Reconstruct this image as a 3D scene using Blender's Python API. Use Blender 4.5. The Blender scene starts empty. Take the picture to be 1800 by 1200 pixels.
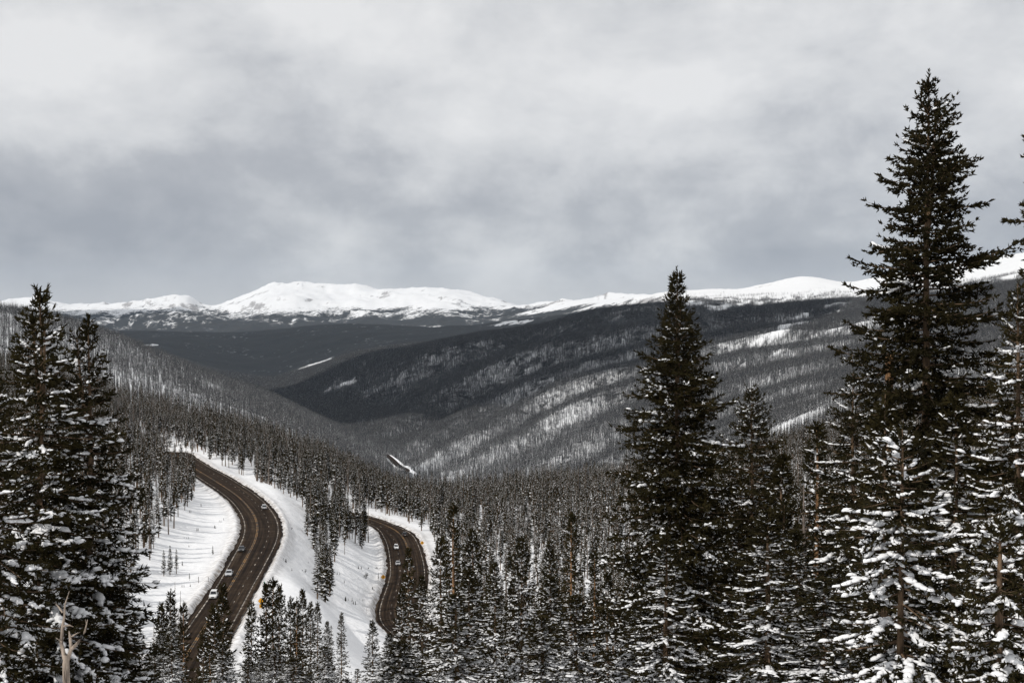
import bpy, math
import numpy as np

R0 = np.random.default_rng(11)
scene = bpy.context.scene
COL = scene.collection

# ------------------------------------------------------------------ camera
PITCH = math.atan(40 / 2500)
CP, SP = math.cos(PITCH), math.sin(PITCH)
cam_d = bpy.data.cameras.new("camera")
cam_d.lens = 50
cam_d.sensor_width = 36
cam_d.clip_start = 0.2
cam_d.clip_end = 90000
cam = bpy.data.objects.new("camera", cam_d)
cam.rotation_euler = (math.pi / 2 - PITCH, 0, 0)
COL.objects.link(cam)
scene.camera = cam

# ------------------------------------------------------------------ light
SUN_EL = math.radians(42)
SX, SY = -0.73, -0.683                      # horizontal direction towards the sun
SUN_STRENGTH = 2.75
world = bpy.data.worlds.new("World")
scene.world = world
world.use_nodes = True
sun_d = bpy.data.lights.new("sun", 'SUN')
sun_d.energy = SUN_STRENGTH
sun_d.angle = math.radians(0.53)
sun_d.color = (1.0, 0.955, 0.89)
sun = bpy.data.objects.new("sun", sun_d)
COL.objects.link(sun)
from mathutils import Vector
sv = Vector((SX * math.cos(SUN_EL), SY * math.cos(SUN_EL), math.sin(SUN_EL)))
sun.rotation_euler = sv.to_track_quat('Z', 'Y').to_euler()
sun.location = sv * 300

vs = scene.view_settings
vs.view_transform = 'Standard'
vs.look = 'None'
vs.gamma = 1
vs.exposure = 0.0
vs.use_curve_mapping = False
scene.cycles.max_bounces = 5
scene.cycles.diffuse_bounces = 3
scene.cycles.glossy_bounces = 2
scene.cycles.transmission_bounces = 2
scene.cycles.volume_bounces = 0
scene.cycles.use_denoising = True


class NT:
    """tiny node-tree helper"""
    def __init__(self, tree):
        self.t = tree
        tree.nodes.clear()

    def n(self, kind, ins=None, **props):
        nd = self.t.nodes.new(kind)
        for k, v in props.items():
            setattr(nd, k, v)
        for k, v in (ins or {}).items():
            s = nd.inputs[k]
            if isinstance(v, bpy.types.NodeSocket):
                self.t.links.new(v, s)
            else:
                s.default_value = v
        return nd

    def math(self, op, a, b=None, c=None, clamp=False):
        nd = self.t.nodes.new('ShaderNodeMath')
        nd.operation = op
        nd.use_clamp = clamp
        for i, v in enumerate((a, b, c)):
            if v is None:
                continue
            if isinstance(v, bpy.types.NodeSocket):
                self.t.links.new(v, nd.inputs[i])
            else:
                nd.inputs[i].default_value = v
        return nd.outputs[0]

    def noise(self, vec, scale, detail=4, rough=0.55, dist=0.0):
        nd = self.n('ShaderNodeTexNoise', {'Scale': scale, 'Detail': detail, 'Roughness': rough, 'Distortion': dist})
        if vec is not None:
            self.t.links.new(vec, nd.inputs['Vector'])
        return nd.outputs['Fac']

    def ramp(self, fac, stops, interp='LINEAR'):
        nd = self.t.nodes.new('ShaderNodeValToRGB')
        nd.color_ramp.interpolation = interp
        el = nd.color_ramp.elements
        while len(el) < len(stops):
            el.new(0.5)
        for e, (p, c) in zip(el, stops):
            e.position = p
            e.color = (c, c, c, 1) if not hasattr(c, '__len__') else (*c, 1)
        self.t.links.new(fac, nd.inputs[0])
        return nd.outputs[0]

    def mix(self, fac, a, b, blend='MIX'):
        nd = self.t.nodes.new('ShaderNodeMix')
        nd.data_type = 'RGBA'
        nd.blend_type = blend
        for i, v in ((0, fac), (6, a), (7, b)):
            if isinstance(v, bpy.types.NodeSocket):
                self.t.links.new(v, nd.inputs[i])
            else:
                nd.inputs[i].default_value = v if i == 0 else (*v, 1)
        return nd.outputs[2]

    def link(self, a, b):
        self.t.links.new(a, b)


# sky: broken cloud cover over a clear-sky model
w = NT(world.node_tree)
sky = w.n('ShaderNodeTexSky', sky_type='NISHITA', sun_disc=False, sun_elevation=SUN_EL,
          sun_rotation=math.atan2(SX, SY) % (2 * math.pi), altitude=3400, air_density=1, dust_density=0.5, ozone_density=1)
tc = w.n('ShaderNodeTexCoord')
sep = w.n('ShaderNodeSeparateXYZ', {0: tc.outputs['Generated']})
zz = w.math('MAXIMUM', sep.outputs['Z'], 0.0)
den = w.math('ADD', zz, 0.14)
cu = w.math('DIVIDE', sep.outputs['X'], den)
cv = w.math('DIVIDE', sep.outputs['Y'], den)
deck = w.n('ShaderNodeCombineXYZ', {0: cu, 1: cv, 2: 0.0}).outputs[0]        # the cloud base as a plane overhead
SKY_SHIFT = (0.0, 4.7, 0.0)
soft = w.n('ShaderNodeCombineXYZ', {0: w.math('ADD', sep.outputs['X'], SKY_SHIFT[0]), 1: w.math('ADD', sep.outputs['Y'], SKY_SHIFT[1]), 2: w.math('MULTIPLY_ADD', sep.outputs['Z'], 1.55, SKY_SHIFT[2])}).outputs[0]
n1 = w.noise(deck, 0.55, 6, 0.52, 0.15)
n2 = w.noise(soft, 5.0, 9, 0.55, 0.15)
n3 = w.noise(soft, 1.55, 4, 0.5, 0.2)
n4 = w.noise(soft, 13.0, 7, 0.58, 0.2)
val = w.math('MULTIPLY_ADD', n1, 0.22, w.math('MULTIPLY_ADD', n2, 0.74, w.math('MULTIPLY_ADD', n4, 0.34, w.math('MULTIPLY', n3, 0.54))))
# thicker, greyer cloud in a belt low over the mountains, thinner cloud higher up and a pale rim at the horizon
belt = w.ramp(zz, [(0.0, 0.0), (0.03, 0.0), (0.10, 0.05), (0.20, 0.17), (0.6, 0.15)])
belt_in = w.math('MULTIPLY_ADD', w.math('ADD', val, belt), 1.22, -0.41)
cloud = w.ramp(belt_in, [(0.55, (3.85, 4.0, 4.35)), (0.69, (4.85, 4.98, 5.25)), (0.82, (6.75, 6.83, 6.95)), (0.98, (8.3, 8.3, 8.3))])
rim = w.ramp(zz, [(0.0, 0.7), (0.018, 0.5), (0.046, 0.0)])
cloud = w.mix(rim, cloud, (7.0, 7.05, 7.15))
col = w.mix(0.95, sky.outputs[0], cloud)
bg = w.n('ShaderNodeBackground', {'Color': col, 'Strength': 0.1})
wo = w.n('ShaderNodeOutputWorld', {'Surface': bg.outputs[0]})


# ------------------------------------------------------------------ numeric helpers
def ray(px, py):
    xc = (np.asarray(px, float) - 900) / 2500
    yc = -(np.asarray(py, float) - 600) / 2500
    return xc, CP + yc * SP, -SP + yc * CP


def at_y(px, py, y):
    dx, dy, dz = ray(px, py)
    return np.stack([dx / dy * y, np.full_like(dx / dy, 1.0) * y, dz / dy * y], -1)


def at_z(px, py, z):
    dx, dy, dz = ray(px, py)
    k = z / dz
    return np.stack([dx * k, dy * k, dz * k], -1)


def project(P):
    P = np.asarray(P, float)
    dep = P[..., 1] * CP - P[..., 2] * SP
    up = P[..., 1] * SP + P[..., 2] * CP
    return 900 + 2500 * P[..., 0] / dep, 600 - 2500 * up / dep


_perm = R0.permutation(4096)
_val = R0.random(4096)


def vnoise(x, y):
    xi = np.floor(x).astype(np.int64)
    yi = np.floor(y).astype(np.int64)
    fx, fy = x - xi, y - yi
    fx = fx * fx * fx * (fx * (fx * 6 - 15) + 10)
    fy = fy * fy * fy * (fy * (fy * 6 - 15) + 10)
    h = lambda a, b: _val[(_perm[a & 4095] + b * 7) & 4095]
    a, b_, c, d = h(xi, yi), h(xi + 1, yi), h(xi, yi + 1), h(xi + 1, yi + 1)
    return (a + (b_ - a) * fx) * (1 - fy) + (c + (d - c) * fx) * fy


def fbm(x, y, octv=5, gain=0.5, ridged=False):
    x, y = np.asarray(x, float), np.asarray(y, float)
    s, a, tot = 0, 1.0, 0
    for i in range(octv):
        v = vnoise(x + 17.3 * i, y - 9.1 * i)
        if ridged:
            v = 1 - np.abs(2 * v - 1)
        s = s + a * v
        tot += a
        a *= gain
        x, y = x * 1.62 - y * 1.21, x * 1.21 + y * 1.62
    return s / tot


def sstep(a, b, x):
    t = np.clip((x - a) / (b - a), 0, 1)
    return t * t * (3 - 2 * t)


def inside(poly, px, py):
    px, py = np.asarray(px), np.asarray(py)
    r = np.zeros(px.shape, bool)
    n = len(poly)
    for i in range(n):
        x1, y1 = poly[i]
        x2, y2 = poly[(i + 1) % n]
        c = ((y1 > py) != (y2 > py)) & (px < (x2 - x1) * (py - y1) / ((y2 - y1) or 1e-9) + x1)
        r ^= c
    return r


def new_mesh(name, V, F, mats, midx=None, smooth=False, attrs=None):
    """one mesh from vertex and triangle (or quad) arrays"""
    V = np.asarray(V, np.float32)
    F = np.asarray(F, np.int32)
    k = F.shape[1]
    me = bpy.data.meshes.new(name)
    me.vertices.add(len(V))
    me.vertices.foreach_set('co', V.ravel())
    me.loops.add(F.size)
    me.loops.foreach_set('vertex_index', F.ravel())
    me.polygons.add(len(F))
    me.polygons.foreach_set('loop_start', np.arange(0, F.size, k, dtype=np.int32))
    for m in mats:
        me.materials.append(m)
    if midx is not None:
        me.polygons.foreach_set('material_index', np.asarray(midx, np.int32))
    me.polygons.foreach_set('use_smooth', np.full(len(F), smooth))
    for an, av in (attrs or {}).items():
        a = me.attributes.new(an, 'FLOAT', 'POINT')
        a.data.foreach_set('value', np.asarray(av, np.float32))
    me.update(calc_edges=True)
    return me


def obj(name, me, parent=None, kind=None):
    o = bpy.data.objects.new(name, me)
    COL.objects.link(o)
    if parent:
        o.parent = parent
    if kind:
        o['kind'] = kind
    return o


def tag(o, label, cat, group=None):
    o['label'] = label
    o['category'] = cat
    if group:
        o['group'] = group
    return o


def thing(name, label, cat, loc, rz=0.0, group=None):
    o = obj(name, None)
    o.location = [float(v) for v in loc]
    o.rotation_euler = (0, 0, rz)
    return tag(o, label, cat, group)


# ------------------------------------------------------------------ materials
def material(name):
    m = bpy.data.materials.new(name)
    m.use_nodes = True
    return m, NT(m.node_tree)


def principled(nt, color, rough=0.8, normal=None, **more):
    ins = {'Base Color': color if isinstance(color, bpy.types.NodeSocket) else (*color, 1), 'Roughness': rough}
    p = nt.n('ShaderNodeBsdfPrincipled', ins)
    p.inputs['Specular IOR Level'].default_value = more.pop('spec', 0.25)
    for k, v in more.items():
        p.inputs[k].default_value = v
    if normal is not None:
        nt.link(normal, p.inputs['Normal'])
    nt.n('ShaderNodeOutputMaterial', {'Surface': p.outputs[0]})
    return p


def simple_mat(name, color, rough=0.6, var=0.12, scale=6.0, **more):
    m, t = material(name)
    co = t.n('ShaderNodeTexCoord').outputs['Object']
    nz = t.noise(co, scale, 4)
    c = t.mix(nz, tuple(v * (1 - var) for v in color), tuple(min(1, v * (1 + var)) for v in color))
    principled(t, c, rough, **more)
    return m


def snow_mat():
    m, t = material("snow")
    geo = t.n('ShaderNodeNewGeometry').outputs['Position']
    a = t.noise(geo, 0.035, 5, 0.6, 0.4)
    b = t.noise(geo, 0.6, 5, 0.6)
    c = t.noise(geo, 0.16, 4, 0.55, 0.6)
    col = t.mix(t.ramp(b, [(0.3, 0.0), (0.7, 1.0)]), (0.80, 0.81, 0.83), (0.86, 0.86, 0.87))
    h = t.math('ADD', t.math('MULTIPLY', b, 0.35), t.math('ADD', t.math('MULTIPLY', c, 1.3), t.math('MULTIPLY', a, 3.0)))
    bump = t.n('ShaderNodeBump', {'Strength': 0.55, 'Distance': 1.0, 'Height': h})
    dirt = t.n('ShaderNodeAttribute', attribute_name='dirt').outputs['Fac']
    col = t.mix(t.math('MULTIPLY', dirt, t.ramp(b, [(0.35, 1.0), (0.62, 0.15)])), col, (0.20, 0.155, 0.115))
    principled(t, col, 0.75, bump.outputs[0], spec=0.2)
    return m


def terrain_mat():
    """valley sides and far range: snow, with scrub, bare rock and distant forest by the 'forest' and 'rock' attributes"""
    m, t = material("mountain_snow_and_forest")
    geo = t.n('ShaderNodeNewGeometry').outputs['Position']
    fa = t.n('ShaderNodeAttribute', attribute_name='forest').outputs['Fac']
    ra = t.n('ShaderNodeAttribute', attribute_name='rock').outputs['Fac']
    speck = t.noise(geo, 0.024, 3, 0.75)
    speck2 = t.noise(geo, 0.007, 4, 0.65, 0.5)
    mixv = t.math('ADD', t.math('MULTIPLY', speck, 0.62), t.math('MULTIPLY', speck2, 0.38))
    thr = t.math('SUBTRACT', 0.76, t.math('MULTIPLY', fa, 0.50))
    mask = t.math('MULTIPLY', t.math('SUBTRACT', mixv, thr), 9.0, clamp=True)
    dark = t.mix(speck2, (0.030, 0.034, 0.036), (0.06, 0.06, 0.06))
    sn = t.mix(speck2, (0.70, 0.715, 0.735), (0.80, 0.805, 0.815))
    rockm = t.math('MULTIPLY', t.math('SUBTRACT', t.math('ADD', mixv, t.math('MULTIPLY', ra, 0.35)), 0.66), 6.0, clamp=True)
    c = t.mix(t.math('MULTIPLY', rockm, 0.75), sn, (0.19, 0.18, 0.18))
    c = t.mix(mask, c, dark)
    bump = t.n('ShaderNodeBump', {'Strength': 0.5, 'Distance': 12.0, 'Height': mixv})
    principled(t, c, 0.9, bump.outputs[0], spec=0.1)
    return m


def needle_mat(name, c1, c2):
    m, t = material(name)
    co = t.n('ShaderNodeTexCoord').outputs['Object']
    nz = t.noise(co, 1.7, 4, 0.7)
    rnd = t.n('ShaderNodeObjectInfo').outputs['Random']
    f = t.math('ADD', t.math('MULTIPLY', t.ramp(nz, [(0.35, 0.0), (0.68, 1.0)]), 0.75), t.math('MULTIPLY', rnd, 0.25))
    principled(t, t.mix(f, c1, c2), 0.85, spec=0.03)
    return m


def bark_mat(name, c1, c2, scale=9.0):
    m, t = material(name)
    co = t.n('ShaderNodeTexCoord').outputs['Object']
    mp = t.n('ShaderNodeMapping', {'Vector': co, 'Scale': (1, 1, 0.18)}).outputs[0]
    nz = t.noise(mp, scale, 6, 0.7)
    bump = t.n('ShaderNodeBump', {'Strength': 0.7, 'Distance': 0.05, 'Height': nz})
    principled(t, t.mix(t.ramp(nz, [(0.36, 0.0), (0.62, 1.0)]), c1, c2), 0.9, bump.outputs[0], spec=0.1)
    return m


M_SNOW = snow_mat()
M_TERR = terrain_mat()
M_NEEDLE = needle_mat("spruce_needles", (0.009, 0.0085, 0.005), (0.034, 0.027, 0.010))
M_NEEDLE_FAR = needle_mat("spruce_needles_distant", (0.009, 0.012, 0.016), (0.021, 0.023, 0.026))  # bluer than the near needles: cold tint of shade put into the colour
M_BARK = bark_mat("spruce_bark", (0.055, 0.038, 0.028), (0.20, 0.135, 0.085))
M_BARK_RED = bark_mat("flaky_orange_bark", (0.10, 0.055, 0.03), (0.36, 0.21, 0.11))
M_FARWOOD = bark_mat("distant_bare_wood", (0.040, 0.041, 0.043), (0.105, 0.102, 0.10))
M_DEADWOOD = bark_mat("weathered_wood", (0.085, 0.068, 0.056), (0.40, 0.33, 0.27), 9.0)
M_GREYWOOD = bark_mat("grey_dead_bark", (0.09, 0.075, 0.065), (0.20, 0.165, 0.14))


def tree_snow_mat():
    m, t = material("snow_on_branches")
    co = t.n('ShaderNodeTexCoord').outputs['Object']
    nz = t.noise(co, 7.0, 5, 0.6)
    bump = t.n('ShaderNodeBump', {'Strength': 0.5, 'Distance': 0.06, 'Height': nz})
    principled(t, t.mix(nz, (0.80, 0.81, 0.83), (0.87, 0.87, 0.88)), 0.7, bump.outputs[0], spec=0.2)
    return m


M_TSNOW = tree_snow_mat()

# ------------------------------------------------------------------ roads (pixel outlines turned into ground points)
LEFT_L = [(310, 798), (330, 826), (357, 843), (387, 863), (410, 883), (425, 907), (430, 923), (428, 937), (420, 957), (404, 979), (386.6, 1009), (360.6, 1052.6), (330, 1100), (300, 1146)]
LEFT_R = [(310, 794.5), (343, 810), (390, 833), (430, 857), (455, 873), (475, 892), (487.5, 910), (492.5, 927), (491.7, 942), (486, 961), (469, 998.5), (443, 1044), (410.5, 1098), (383, 1146)]
RIGHT_L = [(654, 916.5), (675, 931), (684, 949.5), (688.6, 969.6), (691, 991.6), (690.5, 1017), (683, 1039), (673, 1061), (666.6, 1079.6), (667.5, 1096), (678.5, 1112), (700, 1126)]
RIGHT_R = [(654, 913.5), (686, 922), (709.6, 931), (722.5, 942), (731.6, 958.6), (740, 986), (742.6, 1003), (741, 1028), (736, 1050), (733, 1070), (736, 1086), (750, 1096)]


def edge_world(pts, zf):
    pts = np.array(pts, float)
    return at_z(pts[:, 0], pts[:, 1], zf(pts[:, 1]))


def resample(P, n):
    s = np.r_[0, np.cumsum(np.linalg.norm(np.diff(P[:, :2], axis=0), axis=1))]
    q = np.linspace(0, s[-1], n)
    return np.stack([np.interp(q, s, P[:, i]) for i in range(3)], 1)


def gsm(a, sig):
    k = np.arange(-int(3 * sig) - 1, int(3 * sig) + 2)
    g = np.exp(-0.5 * (k / sig) ** 2)
    g /= g.sum()
    pad = len(k) // 2
    b = np.r_[2 * a[0] - a[1:pad + 1][::-1], a, 2 * a[-1] - a[-pad - 1:-1][::-1]]
    return np.convolve(b, g, 'valid')


def make_road(Lp, Rp, zf, ext_far, ext_near):
    A, B = resample(edge_world(Lp, zf), 120), resample(edge_world(Rp, zf), 120)
    mid = (A + B) / 2
    hw = np.linalg.norm((A - B)[:, :2], axis=1) / 2
    for i in range(3):
        mid[:, i] = gsm(mid[:, i], 3)
    hw = gsm(hw, 10)

    def extend(p, q, n, turn, dz):
        d = (p - q)[:2]
        d /= np.linalg.norm(d)
        out, c = [], p.copy()
        for i in range(n):
            ca, sa = math.cos(turn), math.sin(turn)
            d = np.array([d[0] * ca - d[1] * sa, d[0] * sa + d[1] * ca])
            c = c + np.r_[d * 3, dz]
            out.append(c.copy())
        return np.array(out)
    f = extend(mid[0], mid[3], *ext_far)
    nr = extend(mid[-1], mid[-4], *ext_near)
    hw = np.r_[np.full(len(f), hw[0]), hw, np.full(len(nr), hw[-1])]
    mid = np.vstack([f[::-1], mid, nr])
    n = int(np.linalg.norm(np.diff(mid[:, :2], axis=0), axis=1).sum() / 2.0)
    s0 = np.linspace(0, 1, len(mid))
    P = resample(mid, n)
    hw = np.interp(np.linspace(0, 1, n), s0, hw)
    for i in range(3):
        P[:, i] = gsm(P[:, i], 2)
    T = np.gradient(P, axis=0)
    T[:, 2] = 0
    T /= np.linalg.norm(T, axis=1)[:, None]
    N = np.stack([T[:, 1], -T[:, 0], 0 * T[:, 0]], 1)       # to the right of travel
    s = np.r_[0, np.cumsum(np.linalg.norm(np.diff(P[:, :2], axis=0), axis=1))]
    return dict(P=P, T=T, N=N, hw=np.clip(hw, 5.4, 7.2), s=s, raw=hw)


ROAD_L = make_road(LEFT_L, LEFT_R, lambda py: np.interp(py, [790, 900, 1043, 1150], [-74.5, -71.5, -68, -66]), (26, 0.012, -0.22), (30, 0.0, 0.03))
ROAD_R = make_road(RIGHT_L, RIGHT_R, lambda py: np.interp(py, [912, 960, 1110], [-93.5, -94, -95.5]), (20, 0.02, -0.02), (24, 0.035, -0.05))
# two bits of the same road farther down the valley
FAR1 = dict(px=[(678, 800), (690, 808), (703, 817), (712, 827), (715, 836), (711, 845)], y=[3420, 3260, 3120, 3020, 2920, 2840])
FAR2 = dict(px=[(526, 723), (534, 727), (540, 733), (542, 739)], y=[5050, 4960, 4880, 4800])

# ------------------------------------------------------------------ the land: crest and foot lines, each (pixel x, pixel y, distance)
FEAT = [
    [(-600, 2400, 2), (2400, 2400, 2)],
    [(-600, 1330, 12), (2400, 1330, 12)],
    [(-600, 1225, 45), (900, 1228, 50), (1500, 1205, 45), (2400, 1195, 45)],
    [(-600, 1150, 120), (0, 1215, 120), (900, 1222, 120), (1400, 1222, 120), (2400, 1190, 120)],
    [(-600, 1050, 225), (0, 1150, 225), (250, 1192, 225), (500, 1205, 225), (700, 1200, 225), (900, 1175, 225), (1200, 1150, 225), (2400, 1130, 225)],
    [(-600, 820, 350), (-100, 920, 350), (100, 985, 350), (200, 1002, 350), (300, 1034, 350), (440, 1047, 350), (500, 1085, 350), (600, 1152, 350), (680, 1190, 350), (750, 1200, 350), (900, 1140, 350), (1200, 1070, 350), (2400, 960, 350)],
    [(-600, 690, 550), (-100, 780, 550), (100, 830, 550), (200, 832, 550), (320, 856, 550), (410, 882, 550), (490, 882, 550), (560, 925, 550), (620, 965, 550), (685, 988, 550), (760, 990, 550), (900, 985, 550), (1200, 925, 550), (2400, 800, 550)],
    [(-600, 600, 800), (0, 715, 800), (200, 765, 800), (320, 791, 800), (450, 803, 800), (560, 840, 800), (650, 888, 760), (760, 902, 800), (830, 888, 850), (900, 879, 870), (1000, 869, 880), (1100, 860, 890), (1300, 826, 900), (1500, 775, 900), (2400, 620, 900)],
    [(-600, 560, 1100), (0, 660, 1100), (200, 720, 1100), (330, 752, 1100), (450, 775, 1100), (560, 812, 1100), (650, 858, 1050), (760, 908, 1150), (830, 905, 1250), (900, 898, 1250), (1100, 880, 1300), (1300, 840, 1300), (1500, 770, 1300), (2400, 600, 1300)],
    [(-600, 520, 1900), (0, 590, 1900), (200, 645, 1950), (350, 690, 2000), (500, 745, 2050), (600, 795, 2100), (700, 853, 2150), (780, 892, 2250), (850, 902, 2200), (950, 893, 2200), (1100, 868, 2150), (1250, 800, 2100), (1400, 727, 2050), (1500, 680, 2000), (1800, 600, 2000), (2400, 540, 2000)],
    [(-600, 470, 2600), (0, 547, 2600), (100, 560, 2700), (180, 584, 2900), (250, 613, 3000), (330, 648, 3500), (420, 680, 4500), (480, 697, 5300), (540, 730, 4900), (600, 757, 4300), (680, 802, 3500), (760, 850, 3100), (830, 884, 2850), (950, 880, 2800), (1100, 845, 2850), (1250, 790, 2800), (1400, 725, 2700), (1500, 680, 2650), (1800, 595, 2600), (2400, 530, 2600)],
    [(-600, 540, 4000), (0, 596, 4200), (180, 640, 4800), (330, 690, 5400), (420, 702, 6000), (480, 695, 7000), (540, 730, 5800), (600, 756, 5000), (640, 768, 4500), (740, 822, 3700), (830, 862, 3200), (950, 830, 3400), (1100, 775, 3500), (1250, 725, 3500), (1400, 670, 3450), (1500, 635, 3400), (1800, 560, 3400), (2400, 500, 3400)],
    [(-600, 600, 6500), (0, 620, 6800), (180, 640, 7000), (330, 672, 7300), (420, 695, 7500), (480, 688, 7500), (560, 700, 6600), (640, 710, 6000), (740, 725, 5300), (830, 738, 4900), (950, 730, 4600), (1100, 690, 4500), (1250, 650, 4450), (1400, 605, 4400), (1560, 565, 4350), (1800, 510, 4300), (2400, 450, 4300)],
    [(-600, 610, 8500), (200, 630, 8700), (330, 650, 8700), (420, 672, 8500), (480, 679, 8200), (560, 654, 7700), (640, 626, 7300), (760, 606, 7000), (900, 585, 6800), (1000, 567, 6500), (1100, 546, 6300), (1180, 542, 6200), (1240, 548, 6000), (1400, 545, 5900), (1560, 525, 5800), (1800, 468, 5700), (2400, 410, 5600)],
    [(-600, 605, 10000), (200, 608, 10000), (300, 612, 10000), (420, 650, 9800), (480, 662, 9500), (560, 640, 9300), (640, 620, 9000), (760, 607, 8600), (900, 592, 8300), (1000, 575, 8000), (1080, 556, 7700), (1180, 530, 7300), (1240, 525, 7100), (1400, 515, 7000), (1560, 505, 6900), (1800, 455, 6700), (2400, 400, 6700)],
    [(-600, 575, 13000), (0, 584, 13000), (220, 581, 13000), (300, 583, 13000), (400, 586, 13000), (470, 582, 13000), (560, 572, 12800), (620, 569, 12600), (700, 572, 12400), (760, 577, 12000), (850, 571, 11500), (900, 563, 11200), (1000, 553, 10600), (1060, 543, 10000), (1110, 528, 9300), (1150, 517, 8800), (1240, 510, 8500), (1300, 509, 8300), (1350, 499, 8200), (1400, 487, 8100), (1440, 489, 8000), (1490, 500, 8000), (1550, 488, 7900), (1650, 468, 7800), (1800, 444, 7700), (2400, 390, 7700)],
    [(-600, 582, 15500), (0, 590, 15500), (220, 590, 15500), (560, 586, 15500), (760, 588, 15000), (900, 575, 14000), (1000, 560, 12800), (1060, 552, 12000), (1150, 540, 10500), (1240, 535, 10000), (1400, 520, 9700), (1550, 520, 9500), (1800, 470, 9300), (2400, 420, 9300)],
    [(-600, 560, 20000), (0, 566, 20000), (120, 560, 20000), (220, 562, 20000), (340, 553, 19500), (420, 566, 19500), (500, 557, 19000), (580, 570, 19000), (640, 562, 18500), (700, 571, 18000), (780, 556, 18000), (860, 566, 17500), (950, 552, 16000), (1020, 540, 15000), (1050, 533, 14500), (1150, 525, 13500), (1300, 525, 13000), (2400, 470, 12500)],
    [(-600, 520, 28000), (0, 531, 28000), (60, 527, 28000), (120, 542, 28000), (200, 537, 27000), (250, 528, 26000), (300, 523, 25500), (335, 526, 25500), (352, 541, 25500), (375, 536, 26000), (420, 519, 26000), (468, 502, 26000), (520, 499, 26000), (600, 503, 26000), (640, 504, 26000), (662, 513, 26000), (700, 513, 25500), (740, 509, 25500), (790, 513, 25500), (830, 522, 25000), (880, 531, 24000), (920, 543, 23000), (960, 538, 20000), (1030, 530, 19000), (1090, 522, 18500), (1130, 521, 18000), (1200, 528, 17500), (2400, 500, 17000)],
    [(-600, 560, 36000), (2400, 560, 36000)],
]
SMOOTH = [20] * 9 + [10, 8, 8, 8, 6, 6, 5, 5, 6, 2.5, 6]
CPX = np.arange(-600, 2401, 3.0)
LD = np.arange(math.log(2.0), math.log(36000.0), 0.004)


def build_tgrid():
    ld, tt = [], []
    for f, sg in zip(FEAT, SMOOTH):
        a = np.array(f, float)
        py = gsm(np.interp(CPX, a[:, 0], a[:, 1]), sg)
        d = gsm(np.interp(CPX, a[:, 0], np.log(a[:, 2])), sg)
        _, dy, dz = ray(CPX, py)
        tt.append(dz / dy)
        ld.append(d)
    ld, tt = np.array(ld), np.array(tt)
    for k in range(1, len(ld)):
        ld[k] = np.maximum(ld[k], ld[k - 1] + 0.03)
    out = np.empty((len(CPX), len(LD)))
    h = np.diff(ld, axis=0)
    dl = np.diff(tt, axis=0) / h
    m = np.zeros_like(tt)                                   # monotone cubic slopes
    w1, w2 = 2 * h[1:] + h[:-1], h[1:] + 2 * h[:-1]
    same = dl[1:] * dl[:-1] > 0
    with np.errstate(divide='ignore', invalid='ignore'):
        m[1:-1] = np.where(same, (w1 + w2) / (w1 / dl[:-1] + w2 / dl[1:]), 0)
    m[0], m[-1] = dl[0], dl[-1]
    for c in range(len(CPX)):
        k = np.clip(np.searchsorted(ld[:, c], LD) - 1, 0, len(ld) - 2)
        hh = ld[k + 1, c] - ld[k, c]
        u = np.clip((LD - ld[k, c]) / hh, 0, 1)
        u2, u3 = u * u, u * u * u
        out[c] = (2 * u3 - 3 * u2 + 1) * tt[k, c] + (u3 - 2 * u2 + u) * hh * m[k, c] + (3 * u2 - 2 * u3) * tt[k + 1, c] + (u3 - u2) * hh * m[k + 1, c]
    return out


TG = build_tgrid()


def spur(px, py, y):
    """phase of the spurs that come down the right wall of the valley towards its floor"""
    sl = np.interp(py, [540, 620, 700, 760, 860], [0.20, 0.36, 0.50, 0.56, 0.62])
    x = (px - 900) / 2500 * y
    wv = (py + sl * (px - 800) + 14 * np.sin((py + sl * (px - 800)) / 41.0)) / 58 + 1.1 * (fbm(x / 1500, y / 1500, 2) - 0.5) + 0.25 * (fbm(x / 260, y / 260, 3) - 0.5)
    k = np.floor(wv).astype(int)
    return wv - k, 0.35 + 1.0 * _val[(k * 37 + 11) & 4095]


def tgrid_at(x, y):
    cx = np.clip((900 + 2500 * x / y - CPX[0]) / 3.0, 0, len(CPX) - 1.001)
    cl = np.clip((np.log(y) - LD[0]) / 0.004, 0, len(LD) - 1.001)
    i, j = cx.astype(int), cl.astype(int)
    fx, fl = cx - i, cl - j
    return (TG[i, j] * (1 - fl) + TG[i, j + 1] * fl) * (1 - fx) + (TG[i + 1, j] * (1 - fl) + TG[i + 1, j + 1] * fl) * fx


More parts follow.
